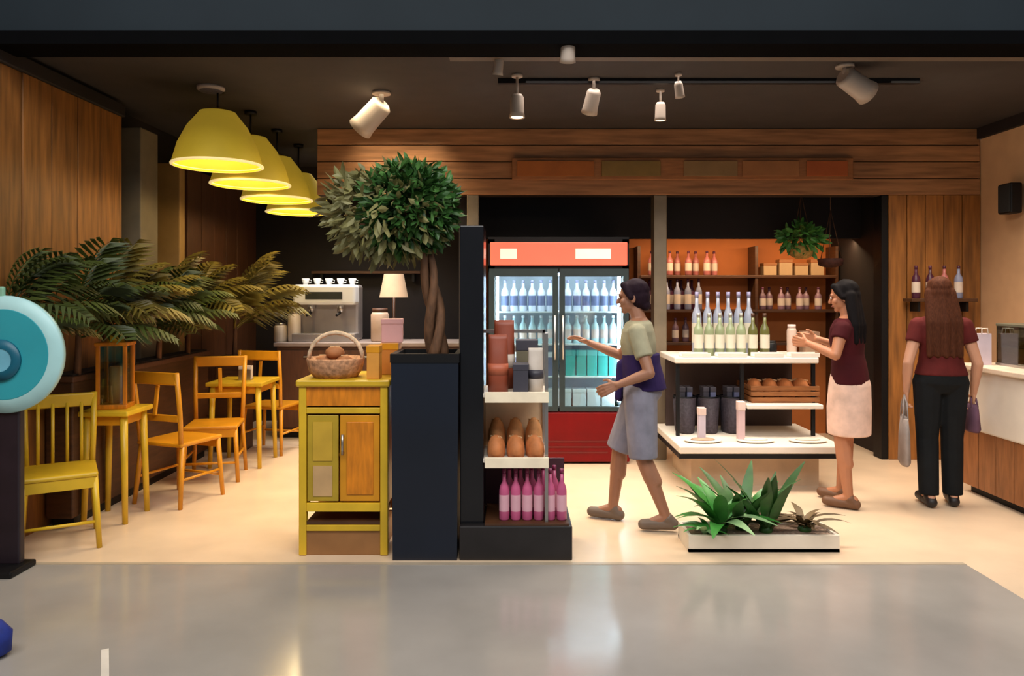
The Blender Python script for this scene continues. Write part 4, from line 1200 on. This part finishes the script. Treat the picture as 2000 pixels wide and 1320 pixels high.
def person(label, loc, rz, J, skin, hair_m, hair_len, cloth, H=1.0, female=True):
    """J: joints in a local frame where the person faces -Y. 'l'/'r' = +X / -X"""
    t = thing('person', label, 'person', loc, rz)
    t.scale = (H, H, H)
    ch = V(J['chest']); pv = V(J['pelvis']); hd = V(J['head'])
    sh = 0.155 if female else 0.175
    # ---- body
    mb = MB()
    mb.rings([(pv.x, pv.y + 0.005, pv.z - 0.1, 0.09, 0.07), (pv.x, pv.y + 0.01, pv.z - 0.04, 0.155, 0.105), (pv.x, pv.y + 0.01, pv.z + 0.02, 0.158, 0.11),
              (pv.x, pv.y, pv.z + 0.12, 0.125, 0.092), ((pv.x + ch.x) / 2, (pv.y + ch.y) / 2, (pv.z + ch.z) / 2 + 0.04, 0.125, 0.092), (ch.x, ch.y, ch.z, 0.148, 0.105),
              (ch.x, ch.y, ch.z + 0.08, 0.16, 0.095), (ch.x, ch.y + 0.005, ch.z + 0.13, 0.13, 0.075), (ch.x, ch.y + 0.01, ch.z + 0.165, 0.06, 0.055)], 28)
    nb = ch + V((0, 0.01, 0.14))
    mb.cap(nb, hd + V((0, 0.02, -0.07)), 0.055, 0.048)
    # head: skull, jaw, cheeks, nose, brow, ears, lips
    R = Euler((J.get('nod', 0.0), 0, J.get('turn', 0.0))).to_matrix()

    def h(x, y, z):
        return hd + R @ V((x, y, z))
    hr = (J.get('nod', 0.0), 0, J.get('turn', 0.0))
    mb.ball(h(0, 0.012, 0.03), (0.074, 0.093, 0.085), hr)
    mb.ball(h(0, -0.02, -0.035), (0.058, 0.066, 0.07), hr)
    mb.ball(h(0, -0.058, -0.082), (0.028, 0.024, 0.022), hr)
    mb.cap(h(0, -0.083, 0.012), h(0, -0.098, -0.022), 0.009, 0.013)
    mb.cap(h(-0.035, -0.075, 0.026), h(0.035, -0.075, 0.026), 0.013, 0.013)
    mb.cap(h(-0.018, -0.078, -0.052), h(0.018, -0.078, -0.052), 0.009, 0.009)
    for s in (-1, 1):
        mb.ball(h(s * 0.076, 0.012, -0.008), (0.012, 0.02, 0.032), hr)
        mb.ball(h(s * 0.038, -0.058, -0.02), (0.025, 0.022, 0.024), hr)
    for s, k in ((1, 'l'), (-1, 'r')):
        S = ch + V((s * sh, 0.005, 0.075))
        E, Wr = V(J['elbow_' + k]), V(J['wrist_' + k])
        mb.cap(S, E, 0.05, 0.037)
        mb.cap(E, E.lerp(Wr, 0.4), 0.038, 0.036)
        mb.cap(E.lerp(Wr, 0.35), Wr, 0.036, 0.024)
        hd_d = V(J.get('hand_' + k, Wr - E))
        hand(mb, Wr, hd_d, J['palm_' + k], J.get('thumb_' + k, 1), J.get('curl_' + k, 0.4))
        Hp = pv + V((s * 0.085, 0, -0.03))
        K, A, T = V(J['knee_' + k]), V(J['ankle_' + k]), V(J['toe_' + k])
        mb.cap(Hp, K, 0.088, 0.056)
        mb.cap(K, K.lerp(A, 0.35), 0.056, 0.054)
        bk = (A - K).normalized().cross(V((1, 0, 0))).normalized()
        mb.cap(K.lerp(A, 0.15) + V((0, 0.008, 0)), K.lerp(A, 0.42) + V((0, 0.014, 0)), 0.05, 0.05)
        mb.cap(K.lerp(A, 0.35), A, 0.05, 0.034)
        heel = A + (A - T) * 0.25
        heel.z = min(A.z, T.z + 0.03)
        mb.cap(A, heel, 0.034, 0.03)
        mb.cap(A, T, 0.034, 0.024)
    remesh(mb, 'body', skin, 0.0055, t, 2)
    # ---- face details
    for s in (-1, 1):
        MB().ball(h(s * 0.032, -0.083, 0.008), (0.013, 0.007, 0.008), hr).build('eye', mat('eye_white', (232, 228, 222), 0.3), t)
        MB().ball(h(s * 0.032, -0.0895, 0.008), (0.006, 0.002, 0.006), hr).build('iris', mat('iris', (40, 26, 18), 0.2), t)
        MB().cap(h(s * 0.018, -0.092, 0.03), h(s * 0.048, -0.08, 0.03), 0.004, 0.003).build('eyebrow', hair_m, t)
    MB().cap(h(-0.02, -0.087, -0.053), h(0.02, -0.087, -0.053), 0.006, 0.006).build('lips', mat('lips', (160, 84, 76), 0.4), t)
    # ---- hair
    mb = MB()
    mb.ball(h(0, 0.028, 0.045), (0.086, 0.098, 0.088), hr)
    mb.ball(h(0, 0.05, 0.0), (0.083, 0.075, 0.09), hr)
    for s in (-1, 1):
        mb.cap(h(s * 0.05, -0.045, 0.09), h(s * 0.078, 0.0, 0.0), 0.024, 0.022)
    if hair_len > 0.05:
        back = ch + V((0, 0.1, 0.1))
        for q in (-2, -1, 0, 1, 2):
            p0 = h(q * 0.03, 0.075 - 0.012 * abs(q), 0.0)
            p1 = back + V((q * 0.045, -0.012 * abs(q), 0.0))
            p2 = p1 + V((q * 0.006, 0.012, -hair_len))
            mb.cap(p0, p1, 0.045, 0.036)
            mb.cap(p1, p2, 0.036, 0.022)
    else:
        mb.ball(h(0, 0.085, -0.06), (0.06, 0.035, 0.04), hr)
    remesh(mb, 'hair', hair_m, 0.008, t, 2)
    # ---- clothes
    for c in cloth:
        kind, m = c['kind'], c['m']
        mb = MB()
        if kind == 'top':
            e = c.get('ease', 0.014)
            hem = pv.z + c.get('hem', 0.0)
            mb.rings([(pv.x, pv.y + 0.008, hem, 0.158 + e + c.get('flare', 0.01), 0.11 + e + c.get('flare', 0.01)), (pv.x, pv.y, pv.z + 0.12, 0.132 + e * 1.4, 0.1 + e * 1.4),
                      ((pv.x + ch.x) / 2, (pv.y + ch.y) / 2, (pv.z + ch.z) / 2 + 0.04, 0.13 + e, 0.095 + e), (ch.x, ch.y, ch.z, 0.148 + e, 0.108 + e),
                      (ch.x, ch.y, ch.z + 0.08, 0.16 + e, 0.096 + e), (ch.x, ch.y + 0.005, ch.z + 0.135, 0.12 + e, 0.075 + e), (ch.x, ch.y + 0.01, ch.z + 0.155, 0.075, 0.06)], 28)
            for s, k in ((1, 'l'), (-1, 'r')):
                S = ch + V((s * sh, 0.005, 0.075))
                E, Wr = V(J['elbow_' + k]), V(J['wrist_' + k])
                L = c.get('sleeve', 0.6)
                if L <= 1:
                    mb.cap(S, S.lerp(E, L), 0.05 + e, 0.046 + e, True)
                else:
                    mb.cap(S, E, 0.05 + e, 0.038 + e)
                    mb.cap(E, E.lerp(Wr, L - 1), 0.038 + e, 0.03 + e, True)
        elif kind in ('trousers', 'shorts'):
            e = c.get('ease', 0.014)
            mb.rings([(pv.x, pv.y + 0.005, pv.z - 0.11, 0.1, 0.085), (pv.x, pv.y + 0.01, pv.z - 0.04, 0.156 + e, 0.108 + e), (pv.x, pv.y + 0.01, pv.z + 0.02, 0.158 + e, 0.11 + e),
                      (pv.x, pv.y, pv.z + 0.11, 0.13 + e, 0.096 + e)], 28)
            for s, k in ((1, 'l'), (-1, 'r')):
                Hp = pv + V((s * 0.085, 0, -0.03))
                K, A = V(J['knee_' + k]), V(J['ankle_' + k])
                if kind == 'shorts':
                    mb.cap(Hp, Hp.lerp(K, c.get('len', 0.8)), 0.092 + e, 0.074 + e, True)
                else:
                    mb.cap(Hp, K, 0.09 + e, 0.06 + e)
                    mb.cap(K, A + V((0, 0, 0.0)), 0.06 + e, 0.052 + e, True)
        elif kind == 'skirt':
            L = c['len']
            mb.rings([(pv.x, pv.y + 0.0, pv.z - L, 0.168, 0.15), (pv.x, pv.y + 0.0, pv.z - L * 0.5, 0.178, 0.152), (pv.x, pv.y + 0.005, pv.z - 0.03, 0.18, 0.142),
                      (pv.x, pv.y, pv.z + 0.11, 0.146, 0.112)], 32)
        elif kind == 'tied':
            mb.rings([(pv.x, pv.y + 0.03, pv.z + 0.0, 0.186, 0.142), (pv.x, pv.y + 0.015, pv.z + 0.08, 0.18, 0.14), (pv.x, pv.y, pv.z + 0.17, 0.165, 0.13), (pv.x, pv.y, pv.z + 0.24, 0.158, 0.125)], 28)
            mb.cap(pv + V((-0.03, -0.13, 0.16)), pv + V((-0.06, -0.15, -0.08)), 0.035, 0.025)
            mb.cap(pv + V((0.02, -0.13, 0.16)), pv + V((0.04, -0.15, -0.06)), 0.035, 0.025)
        remesh(mb, c['name'], m, 0.008, t, 3)
    # ---- shoes
    for k in 'lr':
        A, T = V(J['ankle_' + k]), V(J['toe_' + k])
        f = (T - A)
        f.z = 0
        f.normalize()
        heel = A - f * 0.045
        mb = MB()
        dz = T.z
        a = V((heel.x, heel.y, max(0.034, A.z - 0.045)))
        b = V((T.x, T.y, T.z + 0.005))
        mb.cap(a, b, 0.04, 0.034)
        mb.cap(a.lerp(b, 0.55), b, 0.04, 0.036)
        mb.cap(a, A + V((0, 0, 0.0)), 0.038, 0.04, True)
        sho = remesh(mb, 'shoe', J['shoe'], 0.007, t, 2)
    return t


def feet(K, A, yaw=0.0, pitch=0.0):
    d = V((math.sin(yaw), -math.cos(yaw), 0))
    return V(A) + d * 0.15 * math.cos(pitch) + V((0, 0, -0.045 - 0.12 * math.sin(pitch)))


def fabric(name, c):
    return mat(name, c, 0.85, var=0.18, scale=9, bump=0.25, spec=0.2)


hairs = dict(black=mat('hair_black', (14, 9, 10), 0.75, spec=0.12, var=0.3, scale=30, stretch=(6, 6, 1)), brown=mat('hair_brown', (72, 38, 22), 0.75, spec=0.12, var=0.35, scale=30, stretch=(6, 6, 1)),
             dark=mat('hair_dark', (30, 16, 26), 0.75, spec=0.12, var=0.3, scale=30, stretch=(6, 6, 1)))

# walking person reaching towards the cooler (faces -X in the room)
J = dict(pelvis=(0, 0, 0.93), chest=(0, -0.02, 1.24), head=(0, -0.06, 1.545), nod=0.1, turn=0.0,
         elbow_l=(0.24, 0.07, 1.06), wrist_l=(0.25, -0.13, 0.98), palm_l=(-1, 0, -0.2), curl_l=0.45, thumb_l=-1,
         elbow_r=(-0.24, -0.16, 1.13), wrist_r=(-0.2, -0.38, 1.22), palm_r=(0.3, 0, -1), curl_r=0.3, thumb_r=1,
         knee_l=(0.09, 0.02, 0.49), ankle_l=(0.09, 0.17, 0.1), knee_r=(-0.09, -0.15, 0.5), ankle_r=(-0.09, -0.2, 0.085), shoe=mat('shoe_grey_brown', (104, 88, 76), 0.6))
J['toe_l'] = feet(0, J['ankle_l'], 0.1, 0.12)
J['toe_r'] = feet(0, J['ankle_r'], -0.1, 0.0)
person('person in sage top and grey shorts reaching towards the drinks cooler', (0.86, 4.95, 0), math.radians(-104), J, mat('skin_c', (150, 104, 80), 0.5, var=0.05), hairs['dark'], 0.02,
       [dict(kind='shorts', m=fabric('grey_cotton', (132, 130, 144)), name='shorts', len=1.02, ease=0.022),
        dict(kind='top', m=fabric('sage_cotton', (150, 146, 122)), name='top', sleeve=0.62, hem=0.1),
        dict(kind='tied', m=fabric('navy_wool', (44, 30, 76)), name='tied_jumper')], 0.985)

# person by the display stand, dark hair, maroon top, pale shorts
J = dict(pelvis=(0, 0, 0.93), chest=(0, -0.015, 1.24), head=(0, -0.04, 1.545), nod=0.2, turn=0.2,
         elbow_l=(0.25, -0.03, 1.13), wrist_l=(0.14, -0.25, 1.2), palm_l=(-1, 0, 0.0), curl_l=0.5, thumb_l=-1, hand_l=(-0.2, -1, 0.1),
         elbow_r=(-0.25, -0.03, 1.13), wrist_r=(-0.12, -0.26, 1.22), palm_r=(1, 0, 0.0), curl_r=0.5, thumb_r=1, hand_r=(0.2, -1, 0.1),
         knee_l=(0.085, -0.03, 0.5), ankle_l=(0.095, 0.02, 0.085), knee_r=(-0.085, -0.04, 0.5), ankle_r=(-0.09, -0.08, 0.085), shoe=mat('sandal_brown', (104, 70, 46), 0.6))
J['toe_l'] = feet(0, J['ankle_l'], 0.15)
J['toe_r'] = feet(0, J['ankle_r'], -0.15)
person('person with black hair, maroon top and pale pink skirt beside the display stand', (2.46, 5.42, 0), math.radians(-128), J, M['skin_b'], hairs['black'], 0.12,
       [dict(kind='skirt', m=fabric('pale_cotton', (226, 190, 172)), name='skirt', len=0.4),
        dict(kind='top', m=fabric('maroon_cotton', (62, 10, 16)), name='top', sleeve=0.4, hem=-0.02)], 0.985)

# person in black trousers facing the counter, back to the concourse
J = dict(pelvis=(0, 0, 0.95), chest=(0, 0.0, 1.26), head=(0, -0.03, 1.57), nod=0.1, turn=-0.2,
         elbow_l=(0.235, 0.05, 1.06), wrist_l=(0.225, -0.03, 0.84), palm_l=(-1, 0, 0.0), curl_l=0.6, thumb_l=-1,
         elbow_r=(-0.235, 0.03, 1.06), wrist_r=(-0.24, -0.06, 0.83), palm_r=(1, 0, 0.0), curl_r=0.8, thumb_r=1,
         knee_l=(0.085, -0.02, 0.5), ankle_l=(0.09, 0.03, 0.085), knee_r=(-0.085, -0.03, 0.5), ankle_r=(-0.09, -0.03, 0.085), shoe=mat('shoe_black', (28, 22, 22), 0.5))
J['toe_l'] = feet(0, J['ankle_l'], 0.12)
J['toe_r'] = feet(0, J['ankle_r'], -0.12)
P3 = person('person with long brown hair, dark red top and black trousers facing the counter', (3.13, 5.42, 0), math.radians(168), J, M['skin_a'], hairs['brown'], 0.24,
            [dict(kind='trousers', m=fabric('black_denim', (20, 22, 24)), name='trousers', ease=0.016),
             dict(kind='top', m=fabric('wine_cotton', (84, 26, 24)), name='top', sleeve=0.45, hem=0.02)], 0.985)

# bags carried by the third person
hbm = fabric('mauve_leather', (104, 74, 92))
bb = thing('handbag', 'mauve handbag held by the person in black trousers', 'bag', (3.385, 5.47, 0.54), 1.3)
MB().rings([(0, 0, 0, 0.12, 0.04), (0, 0, 0.02, 0.135, 0.05), (0, 0, 0.17, 0.115, 0.035), (0, 0, 0.2, 0.1, 0.02)], 20).build('body', hbm, bb)
for s in (-1, 1):
    MB().tube([(-0.07, s * 0.02, 0.18), (-0.05, s * 0.015, 0.24), (0, 0.0, 0.262), (0.05, s * 0.015, 0.24), (0.07, s * 0.02, 0.18)], 0.007, 6).build('handle', hbm, bb)
tb = thing('tote_bag', 'pale grey cloth tote held low by the person in black trousers', 'bag', (2.885, 5.46, 0.3), 1.2)
gcl = fabric('grey_canvas', (158, 146, 140))
MB().rings([(0, 0, 0, 0.13, 0.03), (0, 0, 0.02, 0.15, 0.04), (0, 0, 0.22, 0.15, 0.035), (0, 0, 0.34, 0.15, 0.02)], 20).build('sack', gcl, tb)
for s in (-1, 1):
    MB().tube([(-0.08, s * 0.015, 0.33), (-0.05, s * 0.012, 0.44), (0, 0.0, 0.5), (0.05, s * 0.012, 0.44), (0.08, s * 0.015, 0.33)], 0.007, 6).build('handle', gcl, tb)
